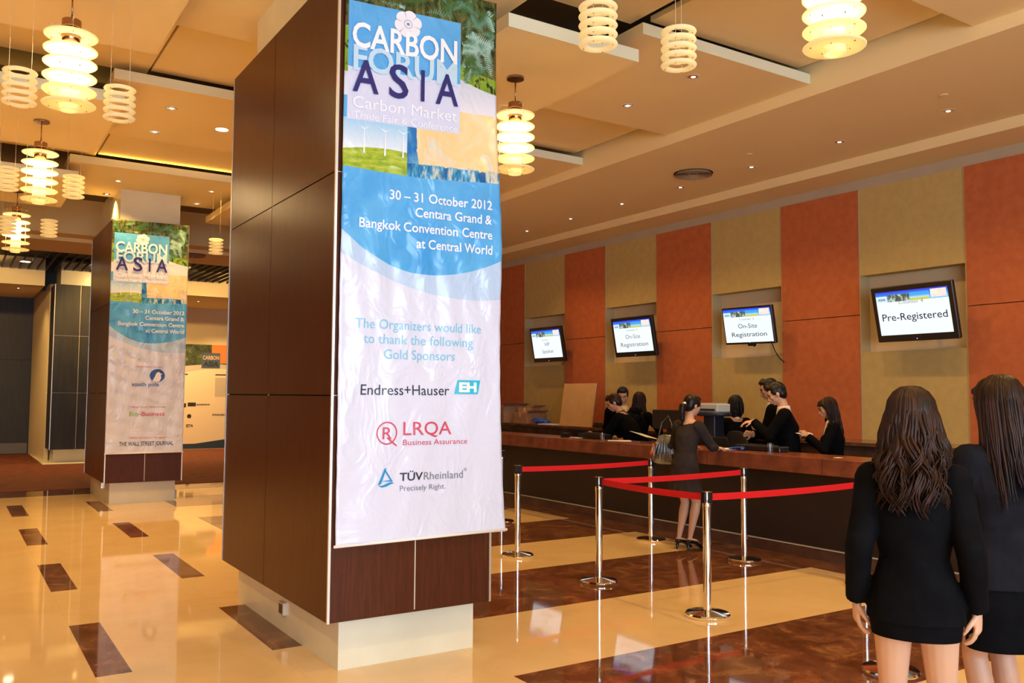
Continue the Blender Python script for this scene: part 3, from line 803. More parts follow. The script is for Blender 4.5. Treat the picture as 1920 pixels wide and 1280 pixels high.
def tv(x,y,z,pit,W,Hh,label,lines,bezel=.045,bb=.07,cable=False,rol=0,dark=True):
    r = empty('wall_screen',(x,y,z),label,'screen','hanging registration screens')
    # local: X right as seen from the lobby, Y away from viewer, Z up
    Mx = Matrix.Rotation(-PI/2,3,'Z') @ Matrix.Rotation(pit,3,'X') @ Matrix.Rotation(-rol,3,'Y')
    def pm(name, mb, mat, sm=False, par=None):
        mb.v = [tuple(Mx @ Vector(v)) for v in mb.v]; return mb.build(name, mat, par or r, sm)
    pm('housing', MB().box(-W/2,W/2,0,.06,-Hh/2,Hh/2,.008), M_blackp)
    pm('rear_case', MB().box(-W*.42,W*.42,.058,.10,-Hh*.38,Hh*.38,.01), M_blackm)
    sx0,sx1,sz0,sz1 = -W/2+bezel,W/2-bezel,-Hh/2+bb,Hh/2-bezel
    me = bpy.data.meshes.new('display'); me.from_pydata([tuple(Mx@Vector(p)) for p in ((sx0,-.002,sz0),(sx1,-.002,sz0),(sx1,-.002,sz1),(sx0,-.002,sz1))],[],[(0,1,2,3)])
    ul = me.uv_layers.new(name='UVMap')
    for lp,uvc in zip(me.loops,((0,0),(1,0),(1,1),(0,1))): ul.data[lp.index].uv = uvc
    dsp = link('display', me, r, M_scr)
    sw, shh = sx1-sx0, sz1-sz0
    for (s,u0,u1,v0,cap,mt,bd) in lines:
        v,f = text2d(s, sx0+u0*sw, sx0+u1*sw, sz0+v0*shh, cap*shh, bd)
        pm('screen_text', MB().add([(a,-.0035,b) for a,b in v], f), mt, False, dsp)
    # logo text in corner
    v,f = text2d('ASIA', sx0+.03*sw, sx0+.14*sw, sz0+.80*shh, .05*shh,.02)
    pm('screen_text', MB().add([(a,-.0035,b) for a,b in v], f), I_sc1, False, dsp)
    pm('indicator', MB().box(-.006,.006,-.003,.001,-Hh/2+.025,-Hh/2+.032), pbr('led',(.1,.1,.9),.4,emit=(.15,.15,1),es=3))
    # bracket to the niche back wall, built unrotated
    bl = 10.185-x
    MB().box(.07,bl,-.03,.03,-.04,.02).box(bl-.02,bl,-.12,.12,-.12,.12).build('wall_bracket', M_blackm, r)
    if cable:
        MB().tube([(-.02,-W/2+.02,-Hh/2+.02),(.06,-W/2+.03,-Hh/2-.10),(.12,-W/2+.01,-Hh/2-.2),(.2,-W/2-.02,-Hh/2-.27)],.007,n=6).build('cable', M_blackm, r, True)
        pm('mount_foot', MB().box(-.06,.08,.02,.04,-Hh/2-.03,-Hh/2+.01).ell((.05,.03,-Hh/2-.03),(.02,.01,.015)), M_blackm)
    return r
OS = lambda a,d: [('On-Site',.30,.70,.42,.13,d,.0),('Registration',.14,.88,.17,.13,d,.004),('Counter %s'%a,.34,.65,.66,.055,I_sc2,0)]
tv(9.712,13.807,2.633,.181,1.05,.678,'farthest wall screen reading VIP Speaker',[('VIP',.42,.60,.42,.13,I_sc2,0),('Speaker',.31,.72,.17,.13,I_sc2,0),('Counter 1',.34,.62,.62,.05,I_sc2,0)],.055,.085)
tv(9.712,11.277,2.652,.182,1.05,.677,'second farthest wall screen reading On-Site Registration in a thick black frame',OS('2',I_sc2),.055,.085)
tv(9.730,8.770,2.685,.19,.935,.548,'slim framed wall screen reading On-Site Registration with a hanging cable',OS('3',I_sc1),.025,.03,True,rol=-.018)
tv(9.709,6.164,2.671,.222,1.053,.684,'nearest wall screen reading Pre-Registered',[('Pre-Registered',.055,.955,.33,.16,I_sc1,.004),('Counter 4',.32,.66,.70,.075,I_sc2,0)],.06,.085)

# ------------------------------------------------------------------ stanchions and belts
def make_stanchion(x,y,label):
    r = empty('stanchion_post',(x,y,0),label,'stanchion','chrome crowd control posts')
    MB().lathe([(0,0),(.165,0),(.168,.004),(.168,.020),(.160,.030),(.06,.045),(.034,.05),(0,.05)], n=48).build('base', M_chrome, r, 'auto')
    MB().lathe([(.031,.045),(.031,.80),(.034,.802),(.034,.822),(.031,.824),(.0,.824)], n=28).build('post', M_chrome, r, 'auto')
    MB().lathe([(0,.82),(.033,.822),(.034,.83),(.034,.925),(.031,.932),(0,.934)], n=28).build('head', M_chrome, r, 'auto'); hd_ = r.children[-1] if False else COL.objects[-1]
    m = MB()
    for a in range(4):
        c, s = math.cos(a*PI/2), math.sin(a*PI/2)
        q = MB().box(.026,.043,-.020,.020,.845,.930,.003)
        q.v = [(v[0]*c-v[1]*s, v[0]*s+v[1]*c, v[2]) for v in q.v]; m.add(q.v,q.f)
    m.build('belt_cassette', M_blackp, hd_)
    return r
ST = {}
s0 = make_stanchion(4.987,7.599,'chrome stanchion post just right of the near banner'); ST['a'] = s0
def st(key,x,y,lab):
    c = copy_tree(s0); c.location = (x,y,0); c['label'] = lab; ST[key] = c
st('b',4.919,6.175,'chrome stanchion post where two red belts meet, left of the front one')
st('c',4.88,4.819,'front chrome stanchion post, tallest in the photo')
st('d',6.852,7.646,'chrome stanchion post left of the woman at the counter')
st('e',6.829,6.227,'chrome stanchion post right of the woman at the counter')
st('f',6.82,4.84,'stanchion post mostly hidden by the left foreground woman')
st('g',4.825,3.26,'stanchion whose base shows between the foreground woman\'s legs')
st('h',6.131,9.726,'stanchion mostly hidden behind the near banner edge')
st('i',6.80,3.38,'stanchion hidden between the two foreground women')
def belt(a,b,label,z=.888,sag=.012):
    pa, pb = ST[a].location.copy(), ST[b].location.copy(); d = (pb-pa).normalized(); L = (pb-pa).length
    nrm = Vector((-d.y,d.x,0)); r = MB(); n = 16; vs = []
    for i in range(n+1):
        t = i/n; p = pa + d*(.043+(L-.086)*t); zz = z-sag*4*t*(1-t)
        for s in (-.0008,.0008):
            q = p+nrm*s; vs += [(q.x,q.y,zz-.026),(q.x,q.y,zz+.026)]
    fs = []
    for i in range(n):
        o = i*4; fs += [(o,o+4,o+5,o+1),(o+2,o+3,o+7,o+6),(o+1,o+5,o+7,o+3),(o,o+2,o+6,o+4)]
    fs += [(0,1,3,2),(n*4,n*4+2,n*4+3,n*4+1)]
    o = r.add(vs,fs); ob = r.build('barrier_belt', M_belt, None, off=(pa.x,pa.y,z)); ob.location = (pa.x,pa.y,z)
    tag(ob,label,'barrier belt','red retractable barrier belts')
belt('a','d','red belt farthest back, ending left of the woman at the counter')
belt('b','e','red belt crossing behind the front post to the right middle post')
belt('b','c','red belt running towards the camera to the front post')
belt('c','f','red belt from the front post to behind the left foreground woman')
belt('g','i','short bit of red belt seen under the left foreground woman\'s right arm')

# ------------------------------------------------------------------ things on the counters
def thing_mesh(name, mb, mat, loc, label, cat, rz=0, group=None, smooth=False):
    o = mb.build(name, mat, None, smooth); o.location = loc; o.rotation_euler = (0,0,rz); return tag(o,label,cat,group)
# leaning pale board
bd = MB()
bd.add([(9.5,13.09,1.11),(9.5,12.18,1.11),(9.58,12.14,1.873),(9.58,13.05,1.873),(9.545,13.09,1.11),(9.545,12.18,1.11),(9.625,12.14,1.873),(9.625,13.05,1.873)],
       [(0,1,2,3),(7,6,5,4),(0,4,5,1),(1,5,6,2),(2,6,7,3),(3,7,4,0)])
o = bd.build('leaning_board', M_board, None, off=(9.5,12.6,1.11)); o.location = (9.5,12.6,1.11)
tag(o,'large pale wooden board leaning on the back counter','board')
def carton(x,y,z,w,d,h,rz,label):
    e = empty('cardboard_box',(x,y,z),label,'box','cardboard boxes at the left end of the back counter',rz=rz)
    MB().box(-w/2,w/2,-d/2,d/2,0,h,.004).build('carton', M_card, e)
    MB().box(-w/2-.001,w/2+.001,-.025,.025,h-.08,h+.0015).build('tape', M_board, e)
    q = MB(); q.add([(-w/2,-d/2,h),(w/2,-d/2,h),(w/2+.03,-d/2-.10,h+.05),(-w/2-.02,-d/2-.10,h+.05)],[(0,1,2,3)]); q.add([(p[0],p[1],p[2]-.004) for p in q.v],[(3,2,1,0)])
    q.build('open_flap', M_card, e)
carton(9.62,14.28,1.11,.45,.42,.20,.1,'brown cardboard box with the blue bag beside it, lowest')
carton(9.62,15.02,1.11,.5,.55,.33,-.1,'tall brown cardboard box nearest the banner edge')
carton(9.70,14.38,1.31,.3,.35,.10,.3,'small cardboard box on top of the lower one')
bb_ = MB().ell((0,0,.05),(.14,.16,.055)).ell((.02,-.12,.04),(.10,.09,.045)).ell((-.05,.1,.07),(.08,.07,.05))
o = bb_.skin('blue_bag', M_blue, None, .012, 3); o.location = (9.5,13.68,1.115); tag(o,'crumpled blue bag left of the leaning board','bag')
thing_mesh('paper_stack', MB().box(-.12,.12,-.18,.18,0,.02), M_paper, (9.42,13.30,1.11),'white paper stack beside the crumpled blue bag','papers',.2)
thing_mesh('desk_phone', MB().box(-.08,.08,-.1,.1,0,.05,.01).box(-.07,.0,-.09,.09,.04,.085,.012), M_blackp, (9.46,11.85,1.11),'black desk phone right of the leaning board','phone')
ZC = 1.05
def laptop(x,y,z,label,w=.34,d=.24,rz=0,ang=20):
    e = empty('black_laptop',(x,y,z),label,'laptop','black laptops on the counter',rz=rz)
    MB().box(-d/2,d/2,-w/2,w/2,0,.022,.004).build('keyboard_base', M_blackp, e)
    q = MB().box(-.006,.006,-w/2,w/2,0,d,.003); R_ = Matrix.Rotation(math.radians(-ang),3,'Y')
    q.v = [tuple(R_@Vector(v)+Vector((-d/2,0,.02))) for v in q.v]; q.build('lid', M_blackm, e)
laptop(7.98,10.25,.92,'open black laptop at the left end of the counter')
laptop(8.02,7.55,.92,'open black laptop left of the man in the black suit')
thing_mesh('card_reader', MB().box(-.08,.08,-.28,.28,0,.07,.008).box(-.03,.05,-.2,.2,.065,.085,.006), M_blackp, (7.68,9.75,ZC),'long black device behind the left water glass','device')
thing_mesh('card_reader', MB().box(-.08,.08,-.32,.32,0,.06,.008).box(-.03,.05,-.2,.2,.055,.07,.006), M_blackp, (7.66,6.72,ZC),'long black device beside the right water glass','device')
thing_mesh('small_black_case', MB().box(-.05,.05,-.06,.06,0,.055,.008).box(-.045,.045,-.055,.055,.05,.06,.004), M_blackp, (7.62,10.35,ZC),'small black case left of the long black device','box')
def glass(x,y,label):
    thing_mesh('water_glass', MB().lathe([(0,0),(.029,0),(.035,.105),(.0335,.105),(.0275,.006),(0,.006)],n=24), M_glass,(x,y,ZC),label,'glass',0,'water glasses on the counter','auto')
glass(7.42,9.24,'water glass at the left on the counter, by the bent man')
glass(7.46,6.42,'water glass on the counter left of the man in the black suit')
thing_mesh('blue_lanyard', MB().tube([(-.05,-.1,.02),(.03,-.04,.03),(-.02,.03,.025),(.05,.09,.02),(.0,.13,.015)],[.02,.028,.022,.026,.012],[.012]*5,n=8), M_blue,(7.52,6.93,ZC),'bright blue crumpled lanyards on the counter','lanyards',0,None,True)
def papers(x,y,z,label,rz=0,w=.21,d=.3,n=3):
    m = MB()
    for k in range(n):
        a = .12*(k-1); c,s = math.cos(a),math.sin(a)
        q = MB().box(-w/2,w/2,-d/2,d/2,k*.0022,k*.0022+.002); q.v = [(v[0]*c-v[1]*s,v[0]*s+v[1]*c,v[2]) for v in q.v]; m.add(q.v,q.f)
    return thing_mesh('paper_sheets', m, M_paper,(x,y,z),label,'papers',rz)
papers(7.58,7.14,ZC,'white papers under the hand of the woman at the counter',1.2)
papers(7.60,9.1,ZC,'loose papers beside the bent man',.9)
papers(7.60,10.02,ZC,'small white papers left of the water glass',.2,.15,.2)
papers(7.50,5.60,ZC,'small white card on the counter right of the man in the suit',.2,.09,.06,1)
thing_mesh('tray', MB().box(-.1,.1,-.3,.3,0,.012,.003).box(-.1,-.09,-.3,.3,.01,.025).box(.09,.1,-.3,.3,.01,.025), M_marT,(7.62,8.3,ZC),'flat dark tray on the counter behind the handbag','tray')
# black monitor back between the men and the woman
e = empty('desk_monitor',(8.0,8.58,.92),'large black monitor seen from behind, left of the ponytail woman','monitor')
e.rotation_euler = (0,0,.25)
MB().box(-.03,.03,-.24,.24,.30,.555,.01).build('panel_back', M_blackp, e)
MB().box(.0,.10,-.15,.15,.34,.50,.02).build('rear_bulge', M_blackm, e)
MB().box(.0,.03,-.03,.03,.01,.36).box(-.10,.12,-.13,.13,0,.014,.004).build('foot', M_blackp, e)
# badge printer on a navy pedestal
e = empty('printer_stand',(8.36,8.12,0),'navy pedestal stand with an oval top, right of the ponytail woman','stand')
MB().box(-.09,.09,-.10,.10,0,1.41,.01).build('pedestal', M_navy, e)
m = MB(); m.lathe([(0,1.40),(.23,1.40),(.24,1.415),(.24,1.435),(.23,1.45),(0,1.45)],n=40); m.v = [(v[0]*.8,v[1]*1.02,v[2]) for v in m.v]; m.build('oval_top', M_navy, e, 'auto')
MB().box(-.22,.22,-.3,.3,0,.03,.008).build('base', M_navy, e)
e = empty('badge_printer',(8.36,8.13,1.45),'pale grey boxy printer on the navy pedestal','printer')
MB().box(-.12,.12,-.19,.19,0,.11,.012).build('case', M_grey, e)
MB().box(-.135,-.125,-.15,.15,.02,.045).build('slot', M_blackm, e)
MB().box(-.09,.09,-.16,.16,.11,.117,.003).build('lid', M_grey, e)
# chair back beside it
e = empty('office_chair',(8.47,7.83,0),'dark rounded office chair back in front of the bob haired woman','chair')
MB().tube([(0,0,.62),(0,0,.85),(-.02,0,1.12),(-.02,0,1.2)],[.19,.22,.20,.12],[.03,.035,.03,.02],hint=(0,1,0),n=20).build('backrest', M_blackm, e, True)
MB().box(-.02,.40,-.22,.22,.42,.50,.03).build('seat', M_blackm, e)
MB().cyl(.03,.08,.44,(.18,0,0)).cyl(.02,.0,.09,(.18,0,0)).build('pedestal', M_blackp, e)
m = MB()
for k in range(5):
    a = k*2*PI/5; m.tube([(.18,0,.08),(.18+.27*math.cos(a),.27*math.sin(a),.05)],[.02,.015],n=8); m.ell((.18+.27*math.cos(a),.27*math.sin(a),.028),(.026,.026,.028))
m.build('wheel_base', M_blackp, e, True)

# ------------------------------------------------------------------ far poster board
def poster_mat():
    m = pbr('backdrop_print',(.85,.8,.75),.5); g = G(m); uvn = g.new('ShaderNodeUVMap'); u,v,_ = g.sep(uvn.outputs[0])
    c = (.78,.66,.52)
    n = g.noise(g.vec(u,g.mul(v,1)),5,7,.7,.5)
    f = g.ramp(n,[(.35,(.01,.015,.01)),(.55,(.06,.09,.04)),(.7,(.20,.25,.15))])
    top = g.gt(v, g.add(2.42, g.mul(g.op('SINE',g.mul(g.sub(u,5.6),1.3)),.10)))
    c = g.mix(g.gt(v, g.add(2.27, g.mul(g.op('SINE',g.mul(g.sub(u,5.9),1.6)),.12))), c, (.50,.46,.45))
    f = g.mix(g.mul(g.gt(u,6.62),g.gt(v,2.55)), f, (.75,.20,.05))
    c = g.mix(top, c, f)
    c = g.mix(g.mul(g.rng(u,6.74,7.22),g.rng(v,1.55,2.12)), c, (.52,.46,.40))
    c = g.mix(g.lt(v, g.add(.17, g.mul(g.op('MAXIMUM',g.sub(u,6.2),0),.13))), c, (.02,.045,.09))
    setc(m,c); return m
e = empty('backdrop_board',(6.2,26.85,0),'large printed backdrop board against the far cream wall','display board')
me = bpy.data.meshes.new('printed_face'); me.from_pydata([(-1.6,-.03,.02),(1.6,-.03,.02),(1.6,-.03,3.1),(-1.6,-.03,3.1)],[],[(0,1,2,3)])
ul = me.uv_layers.new(name='UVMap')
for lp,uvc in zip(me.loops,((4.6,0.02),(7.8,.02),(7.8,3.1),(4.6,3.1))): ul.data[lp.index].uv = uvc
link('printed_face', me, e, poster_mat())
MB().box(-1.6,1.6,-.028,.03,.01,3.1).build('backing_board', M_paper, e)
def pt(items, mat, d, name): 
    m = MB()
    for v,f in items: m.add([(a-6.2,-.03-d,b) for a,b in v], f)
    m.build(name, mat, e)
pt([rect2d(6.33,6.87,2.40,2.86)], pbr('ink_dusk',(.06,.09,.16),.5), .003,'title_box')
pt([text2d('CARBON',6.36,6.84,2.66,.11,.03)], pbr('ink_tan',(.55,.42,.30),.5), .006,'title_lettering')
pt([text2d('ASIA',6.38,6.83,2.46,.14,.03), rect2d(5.4,5.95,2.195,2.225), rect2d(6.74,7.05,2.195,2.225),
    text2d('accenture',6.22,6.60,1.30,.06,.02), rect2d(5.80,5.92,1.24,1.36), rect2d(5.97,6.20,1.27,1.38), text2d('STANDARD',6.68,7.05,.99,.05,.03), disc2d(6.02,.98,.06,.06), text2d('IETA',5.94,6.14,.66,.08,.02)], I_black, .006,'poster_lettering')

# ------------------------------------------------------------------ people
M_skin = pbr('skin',(.58,.31,.18),.45,0,.4,sub=.08); M_skin2 = pbr('skin_pale',(.66,.385,.235),.45,0,.4,sub=.08)
M_hairB = noisy('black_hair',(.006,.004,.004),(.014,.009,.008),40,.4,spec=.3,stretch=(1,1,.2))
M_hairR = noisy('dark_brown_hair',(.009,.004,.0025),(.036,.012,.006),30,.42,spec=.25,stretch=(1,1,.15))
M_suit = noisy('black_suit',(.0022,.0022,.003),(.004,.004,.005),12,.85,spec=.07,bump=.2,bscale=400)
M_suit2 = noisy('charcoal_suit',(.007,.007,.010),(.011,.011,.015),12,.85,spec=.1,bump=.2,bscale=400)
M_dress = noisy('charcoal_knit',(.030,.024,.022),(.042,.033,.029),14,.9,spec=.15,bump=.3,bscale=300)
M_shirtW = pbr('white_shirt',(.82,.80,.78),.6); M_shirtY = pbr('yellow_shirt',(.80,.60,.25),.6); M_shirtB = pbr('slate_shirt',(.05,.06,.10),.6)
M_shoe = pbr('black_leather',(.008,.008,.009),.18)
M_eye = pbr('eye',(.02,.015,.01),.1); M_lip = pbr('lips',(.55,.16,.13),.4); M_brow = pbr('eyebrow',(.02,.012,.01),.7)

def rotx(v,a):  # forward lean about x, +a leans to +y
    c,s = math.cos(a),math.sin(a); return Vector((v.x, v.y*c+v.z*s, -v.y*s+v.z*c))
def ik(a,b,l1,l2,hint):
    a = Vector(a); b = Vector(b); d = b-a; L = min(d.length,(l1+l2)*.999); d = d.normalized()
    k = (l1*l1-l2*l2+L*L)/(2*L); h = math.sqrt(max(l1*l1-k*k,0)); hv = Vector(hint); hv = hv-d*hv.dot(d)
    hv = hv.normalized() if hv.length > 1e-4 else Vector((0,-1,0))
    return a+d*k+hv*h, a+d*L
def hand(mb, W, D, N, H, side, curl=.5):
    """W wrist, D finger direction, N palm normal"""
    D = Vector(D).normalized(); N = Vector(N); N = (N-D*N.dot(D)).normalized(); S = D.cross(N)*side
    L = .050*H
    mb.tube([W-D*.01*H, W+D*L*.45, W+D*L*.95], [.016*H,.021*H,.022*H],[.0105*H,.010*H,.008*H],hint=S,n=12)
    lens = (.040,.046,.043,.034)
    for i in range(4):
        o = (i-1.5)*.0118*H; p = W+D*L*.92-S*o*-1 if False else W+D*L*.9+S*o
        a = .15+.25*curl+.07*abs(i-1); pts = [p]; dd = D.copy()
        for sgm in (.45,.32,.26):
            c_,s_ = math.cos(a),math.sin(a); dd = (D*c_+N*s_); pts.append(pts[-1]+dd*lens[i]*H*sgm*1.05); a += .35*curl+.15
        mb.tube(pts,[.0060*H,.0056*H,.0052*H,.0044*H],n=8)
    p = W+D*L*.25-S*.014*H*1.0
    t1 = p+(D*.6-S*.62+N*.35).normalized()*.026*H; t2 = t1+(D*.85-S*.15+N*.5).normalized()*.024*H
    mb.tube([p,t1,t2],[.0075*H,.0066*H,.005*H],n=8)
def head_frame(yaw,pit,tilt=0):
    return Matrix.Rotation(-yaw,3,'Z') @ Matrix.Rotation(-pit,3,'X') @ Matrix.Rotation(tilt,3,'Y')
def person(label, loc, yaw, H, fem=True, lean=0, hpit=0, hyaw=0, htilt=0, hand_l=None, hand_r=None, el_l=None, el_r=None, hd_l=None, hd_r=None, pn_l=None, pn_r=None,
           heel=0.0, feet=None, outfit='suit', hair='short', hm=None, skin=M_skin, face=True, voxel=.008, suit=M_suit, shirt=M_shirtW, curl=.6, sl=0, bulk=1.0, sleeve=1.0, hem=None, shk=1.0):
    hm = hm or M_hairB
    r = empty('person', loc, label, 'person', rz=-yaw)
    hh = heel
    def U(a): return Vector((math.sin(sl)*math.cos(a),math.sin(a),math.cos(a)*math.cos(sl)))
    P0 = Vector((0,0,.505*H+hh))
    waist = P0+U(lean*.45)*.10*H; chest = waist+U(lean*.8)*.11*H; shc = chest+U(lean)*.085*H; nb = shc+U(lean)*.022*H
    nt = nb+U(lean*.55+hpit*.35)*.048*H
    HM = head_frame(hyaw,hpit,htilt); hc = nt+HM@Vector((0,.006*H,.064*H)) ; s = H/1.65
    sw = (.088 if fem else .108)*H*bulk
    up = U(lean); fw = Vector((0,up.z,-up.y)).normalized()
    SL = shc+Vector((-sw,0,0))-up*.012*H; SR = shc+Vector((sw,0,0))-up*.012*H
    ua, fa = .172*H, .152*H
    def arm(S,tgt,hint,side):
        if tgt is None: tgt = S+Vector((side*.035*H,.02*H,-.315*H))
        E,W_ = ik(S,tgt,ua,fa,hint or Vector((side*.5,-.8,-.2))); return E,W_
    EL,WL = arm(SL,hand_l and Vector(hand_l),el_l,-1); ER,WR = arm(SR,hand_r and Vector(hand_r),el_r,1)
    # ---- skin
    b = MB()
    k = 1 if fem else 1.08
    b.tube([P0-Vector((0,0,.03*H)),P0+Vector((0,0,.02*H)),waist,chest,shc],[.088*H,.092*H,.066*H*k,.080*H*k,.075*H*k],[.066*H,.068*H,.052*H,.060*H,.045*H],n=20)
    b.tube([shc-up*.01*H,nb,nt,hc-HM@Vector((0,0,.02*H))],[.045*H,.034*H*k,.029*H*k,.030*H*k],n=14)
    b.tube([SL,SR],[.030*H,.030*H],hint=(0,0,1),n=12)
    for (S,E,W_,side,hd,pn) in ((SL,EL,WL,-1,hd_l,pn_l),(SR,ER,WR,1,hd_r,pn_r)):
        b.tube([S,S.lerp(E,.5),E],[.031*H*k,.027*H*k,.022*H*k],n=12)
        b.tube([E,E.lerp(W_,.35),W_],[.022*H*k,.021*H*k,.014*H*k],n=12)
        d = Vector(hd) if hd else (W_-E).normalized()
        hand(b,W_,d,pn or Vector((-side*.8,.5,0)),H,-side if False else side,curl)
    feet = feet or ((-.055*H,0,0),(.055*H,0,0))
    legs = []
    for side,F in ((-1,feet[0]),(1,feet[1])):
        hip = P0+Vector((side*.048*H,0,-.01*H)); ank = Vector((F[0],F[1],.043*H+hh+ (F[2] if len(F)>2 else 0)))
        kn,ank = ik(hip,ank,.238*H,.232*H,(0,1,0)); 
        b.tube([hip,hip.lerp(kn,.45),kn],[.048*H,.0415*H,.031*H],n=14)
        b.tube([kn,kn.lerp(ank,.28),kn.lerp(ank,.65),ank],[.031*H,.0335*H,.024*H,.0165*H],n=14)
        toe = ank+Vector((0,.105*H,-.035*H-hh)); 
        b.tube([ank+Vector((0,-.012*H,-.022*H)),ank.lerp(toe,.5)+Vector((0,0,.004*H)),toe],[.019*H,.022*H,.02*H],[.017*H,.016*H,.009*H],n=12)
        legs.append((hip,kn,ank,toe))
    V = lambda x,y,z: hc+HM@(Vector((x,y,z))*s)
    def E_(c,rr): b.ell(V(*c),[q*s for q in rr],M=HM)
    E_((0,-.004,.022),(.074,.094,.088)); E_((0,.024,-.045),(.054,.062,.060)); E_((0,.066,-.088),(.020,.018,.018)); E_((0,.055,.03),(.058,.042,.05))
    E_((-.038,.062,-.02),(.022,.022,.022)); E_((.038,.062,-.02),(.022,.022,.022))
    b.tube([V(0,.090,.006),V(0,.103,-.018),V(0,.108,-.030)],[.007*s,.009*s,.012*s],n=8); E_((0,.098,-.036),(.017,.012,.008))
    E_((0,.089,-.058),(.022,.012,.007)); E_((0,.087,-.068),(.018,.012,.007)); E_((0,.088,.022),(.050,.012,.009))
    for sd in (-1,1): E_((sd*.077,-.006,-.010),(.009,.018,.030))
    bo = b.skin('body', skin, r, voxel, 4)
    if face:
        for sd in (-1,1):
            MB().ell(V(sd*.031,.0875,.006),(.0115*s,.007*s,.0065*s),M=HM).build('eye', M_eye, bo, True)
            MB().tube([V(sd*.016,.099,.022),V(sd*.034,.096,.027),V(sd*.050,.083,.022)],[.0035*s]*3,n=6).build('eyebrow', M_brow, bo, True)
        MB().tube([V(-.022,.094,-.062),V(0,.102,-.0615),V(.022,.094,-.062)],[.003*s,.006*s,.003*s],n=8).build('mouth', M_lip, bo, True)
    # ---- shoes
    for (hip,kn,ank,toe) in legs:
        m = MB()
        hp = ank+Vector((0,-.012*H,-.028*H))
        m.tube([hp+Vector((0,-.004,0)),ank.lerp(toe,.45)+Vector((0,0,-.004*H)),toe+Vector((0,.004,0))],[.021*H,.024*H,.022*H],[.017*H,.014*H,.012*H],n=12)
        if hh > .02: m.tube([hp+Vector((0,-.006*H,0)),Vector((hp.x,hp.y-.012*H,.004))],[.016*H,.006*H],n=10,caps='end')
        else: m.tube([hp+Vector((0,0,.0)),hp+Vector((0,0,.02*H))],[.022*H,.022*H],n=10)
        zmin = min(v[2] for v in m.v)
        m.v = [(v[0],v[1],max(v[2],.0)) for v in m.v]
        m.build('shoe', M_shoe, r, True)
    # ---- clothes
    g_ = .010*H
    def sleeves(mb, frac=1.0, e=.009):
        for S,E,W_ in ((SL,EL,WL),(SR,ER,WR)):
            W2 = E.lerp(W_,frac*.97)
            mb.tube([S+(S-E).normalized()*.0,S.lerp(E,.45),E],[(.034+e)*H*k,(.027+e)*H*k,(.024+e*.9)*H*k],n=16,caps='start')
            mb.tube([E-(W2-E).normalized()*.012*H,E,E.lerp(W2,.5),W2],[(.022+e)*H*k,(.024+e*.9)*H*k,(.021+e*.9)*H*k,(.017+e)*H*k],n=16,caps='start')
    hemz = hem
    if outfit in ('suit','skirtsuit'):
        jb = -.075*H if outfit == 'suit' else -.045*H
        j = MB()
        hemp = P0+Vector((0,0,jb))
        j.tube([hemp,P0+Vector((0,0,.0)),waist,chest-up*.01*H,shc-up*.015*H,shc+up*.008*H],
               [.110*H*k if fem else .112*H,.106*H*k if fem else .110*H,(.077 if fem else .098)*H,(.098 if fem else .112)*H,sw+.016*H,.062*H],
               [.084*H,.081*H,(.062 if fem else .075)*H,(.078 if fem else .080)*H,.050*H,.040*H],n=28,caps='flat')
        if fem: j.ell(chest+fw*.05*H+Vector((0,0,-.01*H)),(.075*H,.04*H,.04*H))
        j.tube([SL+Vector((.012*H,0,.004*H)),SR+Vector((-.012*H,0,.004*H))],[.037*H,.037*H],[.04*H,.04*H],hint=(0,0,1),n=14)
        sleeves(j,sleeve)
        jo = j.skin('jacket', suit, r, max(voxel*.85,.006), 2)
        c = MB(); c.tube([nb-up*.02*H,nb+up*.022*H],[.044*H*k,.037*H*k],[.042*H*k,.037*H*k],n=18,caps='flat')
        c.tube([chest+fw*.062*H,nb+fw*.030*H+up*.004*H],[.006*H*shk,.019*H*shk],[.014*H,.014*H],n=10)
        c.build('shirt_collar', shirt, r, True)
        cf = MB()
        for S,E,W_ in ((SL,EL,WL),(SR,ER,WR)):
            if not fem: cf.tube([E.lerp(W_,.93),E.lerp(W_,1.0)],[.0225*H,.0215*H],n=14,caps='flat')
        if cf.v: cf.build('shirt_cuff', shirt, r, True)
        if outfit == 'skirtsuit':
            m = MB(); hz = hemz
            m.tube([Vector((0,0,hz)),Vector((0,0,(hz+P0.z)/2)),P0+Vector((0,0,-.02*H)),waist],[.098*H,.103*H,.099*H,.066*H],[.070*H,.076*H,.076*H,.056*H],n=28,caps='flat').build('skirt', M_suit, r, 'auto')
        else:
            m = MB()
            for hip,kn,ank,toe in legs: m.tube([hip+Vector((0,0,.02*H)),hip.lerp(kn,.5),kn,kn.lerp(ank,.98)],[.062*H,.056*H,.044*H,.036*H],n=16,caps='start')
            m.tube([P0+Vector((0,0,-.05*H)),P0+Vector((0,0,.05*H))],[.095*H,.09*H],[.075*H,.07*H],n=20)
            m.skin('trousers', suit, r, .014, 1)
    elif outfit == 'dress':
        j = MB(); hz = hemz
        j.tube([P0+Vector((0,0,-.03*H)),P0+Vector((0,0,.02*H)),waist,chest,shc-up*.012*H,shc+up*.014*H],[.106*H,.102*H,.076*H,.092*H,sw+.010*H,.060*H],[.082*H,.078*H,.062*H,.072*H,.047*H,.04*H],n=28,caps='flat')
        j.ell(chest+fw*.045*H+Vector((0,0,-.01*H)),(.075*H,.04*H,.04*H)); sleeves(j,sleeve,.009)
        # pleated skirt
        n = 56; rings = 8; vs = []; 
        for i in range(rings+1):
            t = i/rings; zc = P0.z-.02*H-(P0.z-.02*H-hz)*t
            for q in range(n):
                a = 2*PI*q/n; pl_ = 1+.05*t*math.sin(a*14)
                vs.append(((.104+.022*t)*H*pl_*math.cos(a),(.080+.030*t)*H*pl_*math.sin(a),zc))
        fs = [(i*n+q,(i+1)*n+q,(i+1)*n+(q+1)%n,i*n+(q+1)%n) for i in range(rings) for q in range(n)]
